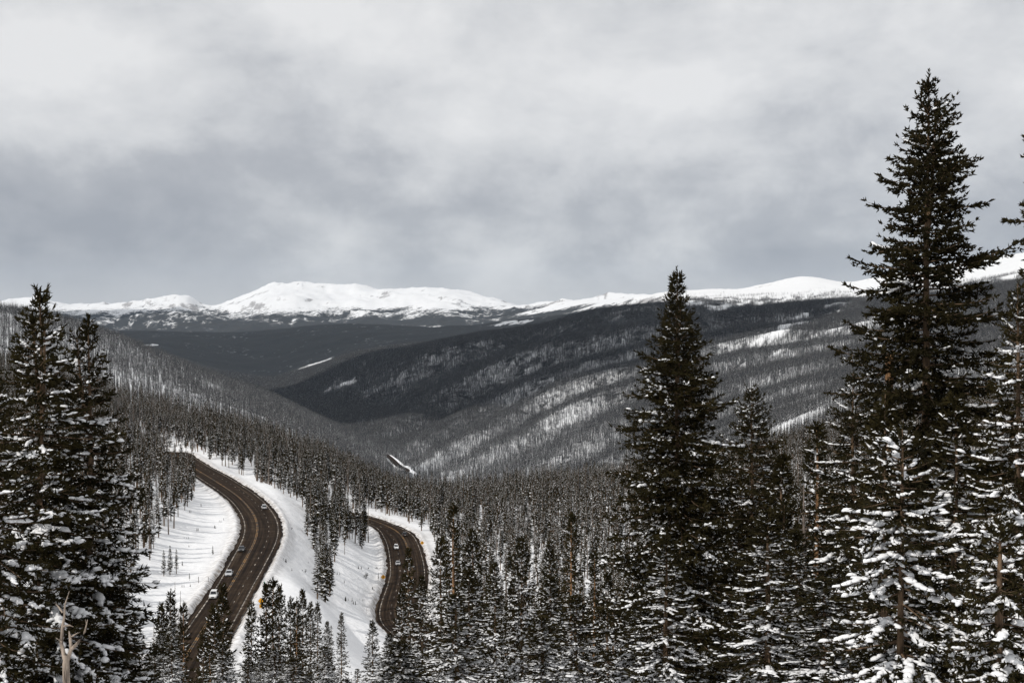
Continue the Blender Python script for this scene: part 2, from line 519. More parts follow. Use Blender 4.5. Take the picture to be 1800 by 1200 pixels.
def base_z(x, y):
    y = np.maximum(y, 2.0)
    t = tgrid_at(x, y)
    z = t * y
    # spurs down the right wall of the valley
    px = 900 + 2500 * x / y
    fr_, amp = spur(px, 560 - 2500 * t, y)
    rid = np.where(fr_ < 0.62, fr_ / 0.62, (1 - fr_) / 0.38)
    rid = (rid * rid * (3 - 2 * rid)) * amp - 0.45
    msk = sstep(2500, 3200, y) * (1 - sstep(6300, 7600, y)) * sstep(-0.155, -0.10, t) * (1 - sstep(0.0, 0.02, t)) * sstep(560, 760, px)
    z = z + 21 * y / 2500 * rid * msk * (0.45 + 1.1 * sstep(0.3, 0.7, fbm(x / 800 + 5, y / 1100, 3)))
    near = sstep(1700, 2300, y) * (1 - sstep(2600, 3300, y)) * sstep(1150, 1300, px)
    z = z + 16 * rid * near
    # general roughness that grows with distance
    z = z + (fbm(x / 26, y / 26, 4) - 0.5) * np.clip(y / 150, 0.25, 2.2)
    z = z + (fbm(x / 170, y / 170, 4) - 0.5) * 12 * sstep(900, 1800, y)
    far = sstep(9000, 15000, y)
    z = z + (fbm(x / 1500 + 0.25 * y / 1500, y / 2600, 6, 0.52, True) - 0.62) * 280 * sstep(13500, 19000, y)
    z = z + (fbm(x / 600, y / 600, 4, 0.5, True) - 0.6) * 34 * sstep(5000, 8000, y)
    return z


def road_near(x, y, road):
    """distance, side and road height at the nearest point of a road"""
    P = road['P']
    sh = x.shape
    x, y = x.ravel(), y.ravel()
    D = np.full(x.shape, 1e9)
    S = np.zeros(x.shape)
    Z = np.zeros(x.shape)
    H = np.full(x.shape, 6.0)
    m = (x > P[:, 0].min() - 60) & (x < P[:, 0].max() + 60) & (y > P[:, 1].min() - 60) & (y < P[:, 1].max() + 60)
    idx = np.nonzero(m)[0]
    for c in range(0, len(idx), 20000):
        ii = idx[c:c + 20000]
        d2 = (x[ii, None] - P[None, :, 0]) ** 2 + (y[ii, None] - P[None, :, 1]) ** 2
        k = d2.argmin(1)
        dx, dy = x[ii] - P[k, 0], y[ii] - P[k, 1]
        S[ii] = dx * road['N'][k, 0] + dy * road['N'][k, 1]
        D[ii] = np.sqrt(d2[np.arange(len(ii)), k])
        Z[ii] = P[k, 2]
        H[ii] = road['hw'][k]
    return D.reshape(sh), S.reshape(sh), Z.reshape(sh), H.reshape(sh)


def ground(x, y):
    x, y = np.asarray(x, float), np.asarray(y, float)
    z = base_z(x, y)
    num, den_, near = 0, 0, 0
    extra = 0
    for rd in (ROAD_L, ROAD_R):
        D, S, Z, H = road_near(x, y, rd)
        e = D - H
        wgt = np.where(D < 60, (1 - sstep(26.0, 52.0, e)) / np.maximum(e - 1.0, 0.02), 0)
        num, den_ = num + wgt * Z, den_ + wgt
        near = np.maximum(near, 1 - sstep(4.0, 34.0, e))
        bumpy = 0.2 + 1.5 * fbm(x / 2.6, y / 2.6, 4, 0.6)
        extra = extra + 0.75 * bumpy * np.exp(-((e - 2.3) / 1.1) ** 2) - 0.45 * (1 - sstep(0.5, 1.5, e))
    zr = np.where(den_ > 0, num / np.maximum(den_, 1e-9), z)
    rough = (fbm(x / 4, y / 4, 3) - 0.5) * 0.9 + (fbm(x / 18, y / 18, 3) - 0.5) * 1.6
    k = near * (den_ > 0)
    return z * (1 - k) + (zr + extra + rough * (1 - sstep(0.75, 1.0, k))) * k


def grid_patch(pxs, ys):
    X = (pxs[:, None] - 900) / 2500 * ys[None, :]
    Y = np.broadcast_to(ys[None, :], X.shape)
    return X, Y


def grid_faces(n, m, off=0):
    i, j = np.meshgrid(np.arange(n - 1), np.arange(m - 1), indexing='ij')
    a = i * m + j + off
    return np.stack([a, a + m, a + m + 1, a + 1], -1).reshape(-1, 4)


# near snow field (fine where the roads run) as one sheet
Vs, Fs, Ds, off = [], [], [], 0
pxA = np.arange(-600, 2401, 12.0)
pxB = np.unique(np.r_[np.arange(-600, 231, 8.0), np.arange(231, 861, 2.5), np.arange(861, 2401, 8.0)])
yA = np.exp(np.arange(math.log(2.2), math.log(240.0), 0.035))
yB = np.exp(np.arange(math.log(236.0), math.log(955.0), 0.006))
for pxs, ys in ((pxA, yA), (pxB, yB)):
    X, Y = grid_patch(pxs, ys)
    Z = ground(X, Y)
    dd = np.zeros(X.shape)
    for rd in (ROAD_L, ROAD_R):
        D, S, ZZ, H = road_near(X, Y, rd)
        dd = np.maximum(dd, np.where(D < 60, np.maximum(np.exp(-((D - H - 0.9) / 1.3) ** 2), 0.45 * np.exp(-((D - H - 2.5) / 2.6) ** 2)), 0))
    Ds.append(dd.ravel())
    if ys is yA:
        Z[:, -1] -= 0.12
    Vs.append(np.stack([X, Y, Z], -1).reshape(-1, 3))
    Fs.append(grid_faces(len(pxs), len(ys), off))
    off += X.size
# the shoulder of the pass the camera stands on
xa, ya = np.meshgrid(np.linspace(-90, 90, 61), np.linspace(-90, 6, 33), indexing='ij')
za = -1.75 - 0.17 * np.maximum(ya, 0) ** 1.15 + 0.02 * np.minimum(ya, 0) * -1 + (fbm(xa / 9, ya / 9, 4) - 0.5) * 0.7 - 0.25 - 0.012 * np.abs(xa)
Vs.append(np.stack([xa, ya, za], -1).reshape(-1, 3))
Fs.append(grid_faces(61, 33, off))
Ds.append(np.zeros(61 * 33))
obj("snow_ground", new_mesh("snow_ground", np.vstack(Vs), np.vstack(Fs), [M_SNOW], smooth=True, attrs={'dirt': np.concatenate(Ds)}), kind="structure")


# ---- where forest stands on the valley sides (1 = closed forest)
CLEAR = [  # open snow patches: pixel centre, half length, half width, tilt (rise per pixel), distance range
    (1400, 744, 62, 10, 0.42, 1500, 2650), (1400, 566, 110, 10, 0.40, 3500, 6800), (1255, 548, 34, 9, 0.3, 4500, 7500), (1210, 552, 16, 10, -0.4, 5000, 7500), (1470, 575, 40, 6, 0.4, 3500, 6800), (1320, 640, 70, 5, 0.42, 3400, 5200), (1480, 540, 70, 9, 0.38, 4000, 7500),
    (1345, 598, 40, 7, 0.35, 3000, 6000), (1060, 838, 42, 9, 0.45, 2300, 3600), (834, 881, 16, 4, 0.0, 2400, 3400), (600, 680, 34, 7, 0.35, 5000, 8600),
    (497, 706, 20, 8, -0.5, 4300, 6500), (470, 700, 26, 5, -0.2, 4300, 6500), (285, 606, 24, 6, -0.3, 3600, 9500),
    (560, 640, 40, 4, 0.28, 8000, 10500), (240, 605, 40, 2, -0.05, 8000, 11000),
    (380, 690, 36, 7, -0.35, 1200, 3200),
    (830, 560, 40, 5, 0.0, 9500, 14000), (900, 567, 40, 4, 0.1, 9500, 14000), (1540, 560, 40, 6, 0.3, 3500, 5500),
]


def clearing(px, py, y):
    c = np.zeros(np.shape(px))
    for cx, cy, a, b, tl, y0, y1 in CLEAR:
        dx = px - cx
        q = (dx / a) ** 2 + ((py - (cy - tl * dx)) / b) ** 2
        c = np.maximum(c, (1 - sstep(0.55, 1.25, q)) * (y > y0) * (y < y1))
    return c


def forest_at(x, y, z):
    px, py = project(np.stack([x, y, z], -1))
    big = sstep(12000, 17000, y)
    tr = z + 260 * big * (fbm(x / 1900, y / 1900, 5, 0.6) - 0.5) + 70 * (fbm(x / 420, y / 420, 5, 0.6) - 0.5) + 25 * (fbm(x / 90, y / 90, 3) - 0.5)
    line = np.interp(y, [1500, 3500, 5000, 6500, 9000, 14000, 20000, 27000], [500, 190, 110, 42, 48, 110, 150, 210])
    f = 1 - sstep(-18 - 130 * big, 22 + 130 * big, tr - line)
    nz = fbm(x / 60, y / 60, 4, 0.6)
    n2_ = fbm(x / 210, y / 300, 4, 0.6)
    f *= 1 - 0.94 * sstep(0.35, 0.6, clearing(px, py, y) * np.clip(0.75 + 2.6 * (nz - 0.5) + 2.2 * (n2_ - 0.5), 0, 1.3))
    # bands along the fall line
    fr_, amp = spur(900 + 2500 * x / y, 560 - 2500 * tgrid_at(x, y), y)
    bands = np.where(y < 9000, sstep(0.02, 0.5, fr_), 1.0)
    f *= 0.80 + 0.20 * bands
    f *= 0.66 + 0.34 * sstep(0.30, 0.60, fbm(x / 260, y / 520, 5, 0.6))
    f *= 0.75 + 0.5 * (fbm(x / 38, y / 70, 3, 0.6) - 0.25)
    f = np.maximum(f, 0.85 * (1 - sstep(0, 95, tr - line)) * sstep(0.46, 0.60, fbm(x / 34, y / 60, 3)) * (y < 14000) * (1 - clearing(px, py, y)))
    f *= np.interp(y, [13000, 16500, 30000], [1, 0.86, 0.74])
    return np.clip(f, 0, 1)


def far_patch(name, pxs, ys, drop):
    X, Y = grid_patch(pxs, ys)
    Z = ground(X, Y)
    fo = forest_at(X, Y, Z)
    fo = np.where(Y < 14000, np.interp(Y, [1500, 5000, 6500, 9000], [0.46, 0.60, 0.76, 1.08]) * fo ** np.interp(Y, [5000, 9500], [0.6, 0.4]), np.clip(1.45 * fo, 0, 1.05))
    gx = np.gradient(Z, axis=0) / np.maximum(np.gradient(X, axis=0), 1)
    gy = np.gradient(Z, axis=1) / np.maximum(np.gradient(Y, axis=1), 1)
    rk = np.clip(sstep(0.16, 0.5, np.hypot(gx, gy)) * sstep(0.36, 0.58, fbm(X / 500, Y / 1100, 4)) + 0.14 * fbm(X / 300, Y / 700, 4), 0, 1) * (Y > 6500)
    if drop:
        Z[:, 0] -= drop
    V = np.stack([X, Y, Z], -1).reshape(-1, 3)
    me = new_mesh(name, V, grid_faces(len(pxs), len(ys)), [M_TERR], smooth=True, attrs={'forest': fo.ravel(), 'rock': rk.ravel()})
    return obj(name, me, kind="structure")


far_patch("valley_slopes", np.arange(-600, 2401, 5.0), np.exp(np.arange(math.log(949.0), math.log(9020.0), 0.008)), 1.0)
far_patch("mountains", np.arange(-600, 2401, 4.0), np.exp(np.arange(math.log(8950.0), math.log(35500.0), 0.008)), 8.0)

# ------------------------------------------------------------------ solid clouds added out of view, placed to shade the valley, and the air between
def shade_cloud_mat():
    m, t = material("shade_cloud")
    geo = t.n('ShaderNodeNewGeometry').outputs['Position']
    nz = t.noise(geo, 0.002, 5)
    principled(t, t.mix(nz, (0.86, 0.87, 0.89), (0.92, 0.92, 0.93)), 1.0, spec=0.0)
    return m


M_SHADE_CLOUD = shade_cloud_mat()
SHADE_CLOUDS = [  # ground point shaded, half length, half width, turn, height
    (-420, 6150, 1750, 1120, -0.3, 3800), (-1500, 11500, 4300, 1900, 0.05, 4200), (-1700, 3700, 700, 300, -0.8, 3800),
    (-7000, 20500, 3000, 1500, 0.15, 6000),
]
for gx_, gy_, la, lb, tn, CLOUD_Z in SHADE_CLOUDS:
    gz_ = -150.0
    k = (CLOUD_Z - gz_) / math.tan(SUN_EL)
    cx_, cy_ = gx_ + SX / math.hypot(SX, SY) * k, gy_ + SY / math.hypot(SX, SY) * k
    na, nb_ = 72, 28
    th = np.linspace(0, 2 * np.pi, na, endpoint=False)[:, None]
    fi = np.linspace(-np.pi / 2, np.pi / 2, nb_)[None, :]
    wob = 0.72 + 0.62 * fbm(np.cos(th) * 2.2 + gx_ / 900 + 0 * fi, np.sin(th) * 2.2 + gy_ / 900 + fi, 5, 0.55)
    ux, uy = la * np.cos(fi) ** 0.7 * np.cos(th) * wob, lb * np.cos(fi) ** 0.7 * np.sin(th) * wob
    uz = 330 * np.sin(fi) * (0.5 + fbm(ux / 400, uy / 400, 4)) * np.where(fi < 0, 0.35, 1.0)
    V = np.stack([cx_ + ux * math.cos(tn) - uy * math.sin(tn), cy_ + ux * math.sin(tn) + uy * math.cos(tn), CLOUD_Z + uz], -1)
    i, j = np.meshgrid(np.arange(na), np.arange(nb_ - 1), indexing='ij')
    F = np.stack([i * nb_ + j, ((i + 1) % na) * nb_ + j, ((i + 1) % na) * nb_ + j + 1, i * nb_ + j + 1], -1).reshape(-1, 4)
    obj("cloud", new_mesh("cloud", V.reshape(-1, 3), F, [M_SHADE_CLOUD], smooth=True), kind="structure")  # unseen by the camera, sized and shaped to block sun over its target

HAZE = 6.5e-6
hm, ht = material("haze")
vol = ht.n('ShaderNodeVolumePrincipled', {'Color': (0.52, 0.72, 1.0, 1), 'Density': HAZE, 'Anisotropy': 0.1})
ht.n('ShaderNodeOutputMaterial', {'Volume': vol.outputs[0]})
hx, hy0, hy1, hz0, hz1 = 26000, -400, 36500, -700, 1300
hv = [(x, y, z) for x in (-hx, hx) for y in (hy0, hy1) for z in (hz0, hz1)]
hf = [(0, 1, 3, 2), (4, 6, 7, 5), (0, 4, 5, 1), (2, 3, 7, 6), (0, 2, 6, 4), (1, 5, 7, 3)]
obj("haze", new_mesh("haze", hv, hf, [hm]), kind="stuff")


# ------------------------------------------------------------------ road surfaces and markings
def asphalt_mat():
    m, t = material("sanded_asphalt")
    uv = t.n('ShaderNodeUVMap').outputs[0]
    st = t.n('ShaderNodeMapping', {'Vector': uv, 'Scale': (1.1, 0.012, 1)}).outputs[0]
    a = t.noise(st, 1.0, 6, 0.65, 0.3)
    geo = t.n('ShaderNodeNewGeometry').outputs['Position']
    b = t.noise(geo, 0.25, 5, 0.6)
    f = t.math('ADD', t.math('MULTIPLY', a, 0.72), t.math('MULTIPLY', b, 0.28))
    f = t.math('MULTIPLY_ADD', t.math('SUBTRACT', f, 0.5), 1.35, 0.5)
    c = t.ramp(f, [(0.32, (0.009, 0.006, 0.0045)), (0.45, (0.019, 0.0125, 0.0085)), (0.56, (0.034, 0.0225, 0.0145)), (0.70, (0.085, 0.062, 0.043))])
    principled(t, c, 0.85, spec=0.04)
    return m


def paint_mat(name, col, wear=0.45):
    m, t = material(name)
    geo = t.n('ShaderNodeNewGeometry').outputs['Position']
    b = t.noise(geo, 0.5, 6, 0.7)
    c = t.mix(t.ramp(b, [(wear, 1.0), (wear + 0.14, 0.0)]), col, (0.05, 0.042, 0.034))
    principled(t, c, 0.7)
    return m


M_ASPHALT = asphalt_mat()
M_WHITE = paint_mat("worn_white_paint", (0.50, 0.44, 0.38), 0.47)
M_YELLOW = paint_mat("worn_yellow_paint", (0.30, 0.155, 0.04), 0.46)


def strip(name, road, o0, o1, lift, mat, s0=None, s1=None, parent=None, rag=0.0):
    P, N, s = road['P'], road['N'], road['s']
    if s0 is not None:
        q = np.linspace(s0, s1, max(2, int((s1 - s0) / 2)))
    else:
        q = s
    C = np.stack([np.interp(q, s, P[:, i]) for i in range(3)], 1)
    Nn = np.stack([np.interp(q, s, N[:, i]) for i in range(3)], 1)
    o0 = np.broadcast_to(np.interp(q, s, np.broadcast_to(o0, s.shape)), q.shape)
    o1 = np.broadcast_to(np.interp(q, s, np.broadcast_to(o1, s.shape)), q.shape)
    if rag:
        o0 = o0 + rag * (fbm(q / 4, q * 0 + 3, 3) - 0.5)
        o1 = o1 + rag * (fbm(q / 4, q * 0 + 9, 3) - 0.5)
    k = 5 if mat is M_ASPHALT else 2
    V, U = [], []
    for i in range(k):
        o = o0 + (o1 - o0) * i / (k - 1)
        V.append(C + Nn * o[:, None] + np.array([0, 0, lift]))
        U.append(np.stack([o, q], 1))
    V = np.stack(V, 0)
    U = np.stack(U, 0).reshape(-1, 2)
    F = grid_faces(k, len(q))[:, ::-1]
    me = new_mesh(name, V.reshape(-1, 3), F, [mat])
    uvl = me.uv_layers.new(name="UVMap")
    li = np.empty(len(me.loops), np.int32)
    me.loops.foreach_get('vertex_index', li)
    uvl.data.foreach_set('uv', U[li].ravel().astype(np.float32))
    return obj(name, me, parent)


def build_road(road, lanes):
    hw = road['hw']
    r = strip("road", road, -hw - 0.6, hw + 0.6, -0.02, M_ASPHALT, rag=1.2)
    r['kind'] = "structure"
    S = road['s'][-1]
    f = hw / 6.0
    strip("edge_line", road, -(hw - 0.72), -(hw - 1.0), 0.002, M_WHITE, parent=r)
    strip("edge_line", road, hw - 1.0, hw - 0.72, 0.002, M_WHITE, parent=r)
    c0 = lanes * f
    strip("centre_line", road, c0 - 0.32, c0 - 0.08, 0.002, M_YELLOW, parent=r)
    strip("centre_line", road, c0 + 0.08, c0 + 0.32, 0.002, M_YELLOW, parent=r)
    d0 = (lanes + (3.6 if lanes < 0 else -3.6)) * f
    q = 4.0
    while q < S - 6:
        strip("lane_dash", road, d0 - 0.09, d0 + 0.09, 0.002, M_WHITE, q, q + 3.2, parent=r)
        q += 12.2
    return r


# roads run from far to near, so N points to the left in the picture
build_road(ROAD_L, 1.3)
build_road(ROAD_R, -1.3)


def far_road(spec, w):
    px = np.array(spec['px'], float)
    yy = np.interp(np.linspace(0, 1, 40), np.linspace(0, 1, len(px)), spec['y'])
    xs = np.interp(np.linspace(0, 1, 40), np.linspace(0, 1, len(px)), px[:, 0])
    P = np.stack([(xs - 900) / 2500 * yy, yy, 0 * yy], 1)
    P[:, 0], P[:, 1] = gsm(P[:, 0], 3), gsm(P[:, 1], 3)
    T = np.gradient(P, axis=0)
    T /= np.linalg.norm(T, axis=1)[:, None]
    N = np.stack([T[:, 1], -T[:, 0], 0 * yy], 1)
    zc = gsm(np.maximum(np.maximum(ground(P[:, 0], P[:, 1]), ground(P[:, 0] + N[:, 0] * w * 0.6, P[:, 1] + N[:, 1] * w * 0.6)), ground(P[:, 0] - N[:, 0] * w * 0.6, P[:, 1] - N[:, 1] * w * 0.6)), 4) + 1.2
    for nm, spec_, mat in (("snow_bank", ((-1.9, -6.0), (-0.98, 0.2), (-0.8, 0.0), (0.8, 0.0), (0.92, 0.2), (1.1, -6.0)), M_SNOW), ("road", ((-0.68, 0.3), (0.0, 0.35), (0.68, 0.3)), M_ASPHALT)):
        V = []
        for o, dz in spec_:
            Q = P + N * (o * w)
            Q[:, 2] = zc + dz
            V.append(Q)
        obj(nm, new_mesh(nm, np.vstack(V), grid_faces(len(spec_), len(P))[:, ::-1], [mat], smooth=True), kind="structure")
    return P


FR1 = far_road(FAR1, 11)
FR2 = far_road(FAR2, 12)


# ------------------------------------------------------------------ conifers
class Acc:
    def __init__(self):
        self.V, self.F, self.n = [], [], 0

    def add(self, V, F):
        self.V.append(V)
        self.F.append(F + self.n)
        self.n += len(V)

    def arr(self):
        if not self.V:
            return np.zeros((0, 3)), np.zeros((0, 3), int)
        return np.vstack(self.V), np.vstack(self.F)


def frame(D):
    a = np.where(np.abs(D[:, 2:3]) > 0.9, [[1.0, 0, 0]], [[0, 0, 1.0]])
    n1 = np.cross(D, a)
    n1 /= np.linalg.norm(n1, axis=1)[:, None] + 1e-9
    return n1, np.cross(n1, D)


def spikes(acc, P, D, L, Rr, rng, flat=1.0):
    """needle sprays: three-sided tapering spikes"""
    n = len(P)
    if n == 0:
        return
    n1, n2 = frame(D)
    ph = rng.random(n) * 6.28
    V = np.empty((n, 4, 3))
    for k in range(3):
        a = ph + k * 2.094
        V[:, k] = P + D * (L * 0.12)[:, None] + (n1 * np.cos(a)[:, None] + n2 * (np.sin(a) * flat)[:, None]) * Rr[:, None]
    V[:, 3] = P + D * L[:, None]
    b = np.arange(n)[:, None] * 4
    F = np.concatenate([b + [0, 1, 3], b + [1, 2, 3], b + [2, 0, 3]])
    acc.add(V.reshape(-1, 3), F)


def tube(acc, P, rad, sides=5):
    P = np.asarray(P, float)
    T = np.gradient(P, axis=0)
    T /= np.linalg.norm(T, axis=1)[:, None] + 1e-9
    n1, n2 = frame(T)
    a = np.arange(sides) / sides * 2 * np.pi
    V = P[:, None] + (n1[:, None] * np.cos(a)[None, :, None] + n2[:, None] * np.sin(a)[None, :, None]) * np.asarray(rad)[:, None, None]
    m = len(P)
    F = []
    for i in range(m - 1):
        for k in range(sides):
            k2 = (k + 1) % sides
            p, q, r_, s = i * sides + k, i * sides + k2, (i + 1) * sides + k2, (i + 1) * sides + k
            F += [(p, q, r_), (p, r_, s)]
    acc.add(V.reshape(-1, 3), np.array(F))


def blobs(acc, C, A, rx, ry, rz, rng, ring=7):
    """lumps of snow: domed, flat below, ragged outline"""
    n = len(C)
    if n == 0:
        return
    h = np.stack([A[:, 0], A[:, 1], np.clip(A[:, 2], -0.3, 0.3)], 1)
    h[:, :2] += (np.abs(h[:, :2]).sum(1) < 0.2)[:, None] * 0.7
    h /= np.linalg.norm(h, axis=1)[:, None] + 1e-9
    s = np.cross(h, [[0, 0, 1.0]])
    s /= np.linalg.norm(s, axis=1)[:, None] + 1e-9
    u = np.cross(s, h)
    V = np.empty((n, 2 * ring + 2, 3))
    for k in range(ring):
        a = k / ring * 6.283 + rng.random(n) * 0.5
        j = 0.65 + 0.6 * rng.random(n)
        ca, sa = np.cos(a) * j, np.sin(a) * j
        V[:, k] = C + h * (rx * ca)[:, None] + s * (ry * sa)[:, None] - u * (rz * (0.1 + 0.35 * rng.random(n)))[:, None]
        j2 = 0.62
        V[:, ring + k] = C + h * (rx * ca * j2)[:, None] + s * (ry * sa * j2)[:, None] + u * (rz * (0.55 + 0.3 * rng.random(n)))[:, None]
    V[:, 2 * ring] = C + u * rz[:, None]
    V[:, 2 * ring + 1] = C - u * (rz * 0.2)[:, None]
    F = []
    for k in range(ring):
        k2 = (k + 1) % ring
        F += [(k, k2, ring + k2), (k, ring + k2, ring + k), (ring + k, ring + k2, 2 * ring), (k2, k, 2 * ring + 1)]
    F = np.array(F)
    b = (np.arange(n) * (2 * ring + 2))[:, None, None]
    acc.add(V.reshape(-1, 3), (F[None] + b).reshape(-1, 3))


def conifer(H, prof, seed, whorl=0.45, per=6, lat=0.16, spray=0.26, srad=0.028, snow=lambda h: 0.4, bare=0.05, sparse=0.0,
            trunk_r=None, lean=0.0, tops=1, pads=0.15, wood=True, lumps=1.0, dens=1.0, gap=0.0, vary=0.5):
    """a spruce: tapered trunk, whorled limbs with side twigs and needle sprays, snow lying on the limbs.
    prof: [(height fraction, crown radius m)]"""
    rng = np.random.default_rng(seed)
    tr, br, nd, sn = Acc(), Acc(), Acc(), Acc()
    ph_, pr_ = np.array([p[0] for p in prof]), np.array([p[1] for p in prof])
    trunk_r = trunk_r or H * 0.0085 + 0.03
    stems = [(0.0, 0.0, H, 0.0)]
    for k in range(1, tops):
        a = rng.random() * 6.28
        stems.append((a, 0.16 + 0.2 * rng.random(), H * (0.90 + 0.07 * rng.random()), 0.62 + 0.2 * rng.random()))
    ox = lambda h: lean * (h / H) ** 1.6 * H
    for a, off_, hh, h0 in stems:
        hs = np.linspace(h0 * H if h0 else -0.6, hh, 14)
        fr = (hs - hs[0]) / (hs[-1] - hs[0])
        o = off_ * np.sqrt(fr)
        wob = 0.03 * np.sin(hs * 0.7 + seed)
        P = np.stack([ox(hs) + o * np.cos(a) + wob, o * np.sin(a) + wob, hs], 1)
        r = trunk_r * (1 - hs.clip(0) / H) ** 0.8 + 0.012
        r[0] *= 1.25
        tube(tr if not h0 else br, P, r, 7)  # extra stems of forked tops are stored with the branches
    h = bare * H
    while h < H * 0.985:
        f = h / H
        Rm = np.interp(f, ph_, pr_)
        n = max(2, int(round(per * (0.7 + 0.6 * rng.random()) * (0.8 if f > 0.93 else 1))))
        a0 = rng.random() * 6.28
        for i in range(n):
            if rng.random() < sparse + gap * (math.sin(h * 1.9 + seed * 3 + a0) > 0.55):
                continue
            st = stems[rng.integers(len(stems))] if f > 0.72 else stems[0]
            if h > st[2] * 0.985 or (st[3] and f < st[3] + 0.03):
                st = stems[0]
            az = a0 + i * 6.283 / n + rng.normal() * 0.3
            L = Rm * (0.87 - vary / 2 + vary * rng.random()) * (1.25 if rng.random() < 0.08 else 1)
            L = max(L, 0.12)
            el = np.interp(f, [0, 0.4, 0.75, 0.93, 1.0], [-0.32, -0.1, 0.12, 0.55, 1.0]) + rng.normal() * 0.12
            sag, up = 0.16 * L / max(1, L) + 0.1 * rng.random(), 0.18 + 0.12 * rng.random()
            bend = rng.normal() * 0.25
            fr0 = (h - st[3] * H) / (st[2] - st[3] * H) if st[3] else 0
            b0 = np.array([ox(h) + st[1] * math.cos(st[0]) * math.sqrt(max(fr0, 0)), st[1] * math.sin(st[0]) * math.sqrt(max(fr0, 0)), h + rng.normal() * whorl * 0.25])

            def axis(s):
                az_ = az + bend * s
                r_ = L * s * math.cos(el)
                return np.stack([b0[0] + r_ * np.cos(az_), b0[1] + r_ * np.sin(az_), b0[2] + L * (math.sin(el) * s - sag * s ** 1.5 + up * s ** 3 * 0.8)], -1)
            sq = np.linspace(0, 1, 6)
            Pax = axis(sq)
            if wood and L > 0.3:
                tube(br, Pax, (0.010 + 0.011 * L) * (1 - 0.85 * sq), 3)
            # side twigs
            nl = max(3, int(L / lat * dens))
            s = np.sort(np.clip(0.04 + 0.96 * rng.random(nl) ** 0.85, 0, 1))
            s[-1] = 1.0
            Pl = axis(s)
            Tn = axis(np.minimum(s + 0.02, 1.02)) - axis(s - 0.02)
            Tn /= np.linalg.norm(Tn, axis=1)[:, None]
            side = np.cross(Tn, [[0, 0, 1.0]])
            side /= np.linalg.norm(side, axis=1)[:, None] + 1e-9
            sg = np.where(np.arange(nl) % 2, 1.0, -1.0)
            ang = np.radians(58 - 25 * s + rng.normal(size=nl) * 12)
            Dl = Tn * np.cos(ang)[:, None] + side * (np.sin(ang) * sg)[:, None]
            Dl[:, 2] += rng.normal(size=nl) * 0.22 - 0.1
            Dl[-1] = Tn[-1]
            Dl /= np.linalg.norm(Dl, axis=1)[:, None]
            Ll = np.clip(0.30 * L * (1 - s) ** 0.7 + spray * 0.55, 0.08, 0.85) * (0.7 + 0.6 * rng.random(nl))
            # sprays along every side twig
            m = np.maximum(2, (Ll / (spray * 0.36)).astype(int) + 1)
            idx = np.repeat(np.arange(nl), m)
            kk = np.concatenate([np.arange(q) for q in m])
            fr = (kk + 0.6 * rng.random(len(kk))) / m[idx]
            tn = len(idx)
            Ps = Pl[idx] + Dl[idx] * (fr * Ll[idx])[:, None]
            Ps[:, 2] -= 0.10 * (fr * Ll[idx]) ** 2
            jit = rng.normal(size=(tn, 3)) * 0.55
            Ds = Dl[idx] + jit
            Ds[:, 2] += 0.12
            Ds /= np.linalg.norm(Ds, axis=1)[:, None]
            Ls = spray * (0.65 + 0.6 * rng.random(tn))
            spikes(nd, Ps, Ds, Ls, srad * (0.75 + 0.5 * rng.random(tn)), rng)
            tf = np.repeat(np.arange(nl), 3)
            Dt = Dl[tf] + rng.normal(size=(len(tf), 3)) * 0.42
            Dt[:, 2] += 0.12
            Dt /= np.linalg.norm(Dt, axis=1)[:, None]
            spikes(nd, Pl[tf] + Dl[tf] * (Ll[tf] * 0.92)[:, None], Dt, spray * (0.55 + 0.5 * rng.random(len(tf))), np.full(len(tf), srad * 0.85), rng)
            # snow dusting on sprays, lumps along the limb
            p = snow(f)
            if p > 0 and rng.random() < 0.35 + p:
                patch = 0.5 + 0.5 * np.sin(s[idx] * 9 + rng.random() * 6)
                pick = (rng.random(tn) < p * (0.04 + 0.5 * patch)) & (rng.random(tn) < (0.35 if spray < 0.25 else 0.6))
                if pick.any():
                    Dq = Ds[pick].copy()
                    Dq[:, 2] *= 0.4
                    Dq /= np.linalg.norm(Dq, axis=1)[:, None]
                    spikes(sn, Ps[pick] + [0, 0, srad * 0.9], Dq, Ls[pick] * 0.8, srad * 1.95 * (0.7 + 0.7 * rng.random(pick.sum())), rng, 0.6)
                if lumps and L > 0.25 and rng.random() < 0.15 + 0.85 * p:
                    r0 = (0.072 + 0.055 * rng.random()) * min(1.5, 0.55 + 0.35 * L) * (1.4 if rng.random() < pads * p * 0.5 else 1.0)
                    s0, s1 = 0.2 + 0.35 * rng.random(), 0.75 + 0.23 * rng.random()
                    nb = int(max(2, (s1 - s0) * L / (0.95 * r0) * min(1.3, lumps)))
                    sb = np.linspace(s0, s1, nb) + rng.normal(size=nb) * 0.3 * r0 / L
                    C = [axis(sb)]
                    Tb = axis(sb + 0.02) - axis(sb - 0.02)
                    Tb /= np.linalg.norm(Tb, axis=1)[:, None]
                    TT = [Tb]
                    RR = [r0 * (0.7 + 0.6 * rng.random(nb)) * np.linspace(1.1, 0.7, nb)]
                    for q in rng.choice(nl, min(nl, int(1 + 2.0 * L * lumps * p)), replace=False):
                        kq = int(max(1, Ll[q] * 0.75 / (0.9 * r0)))
                        tq = (np.arange(kq) + 0.4 + 0.4 * rng.random(kq)) / kq
                        C.append(Pl[q] + Dl[q] * (tq * Ll[q] * 0.9)[:, None])
                        TT.append(np.repeat(Dl[q:q + 1], kq, 0))
                        RR.append(r0 * (0.55 + 0.5 * rng.random(kq)))
                    C, TT, RR = np.vstack(C), np.vstack(TT), np.concatenate(RR)
                    C = C + rng.normal(size=C.shape) * RR[:, None] * [0.3, 0.3, 0.08] + [0, 0, srad * 0.7 + 0.03]
                    nb = len(C)
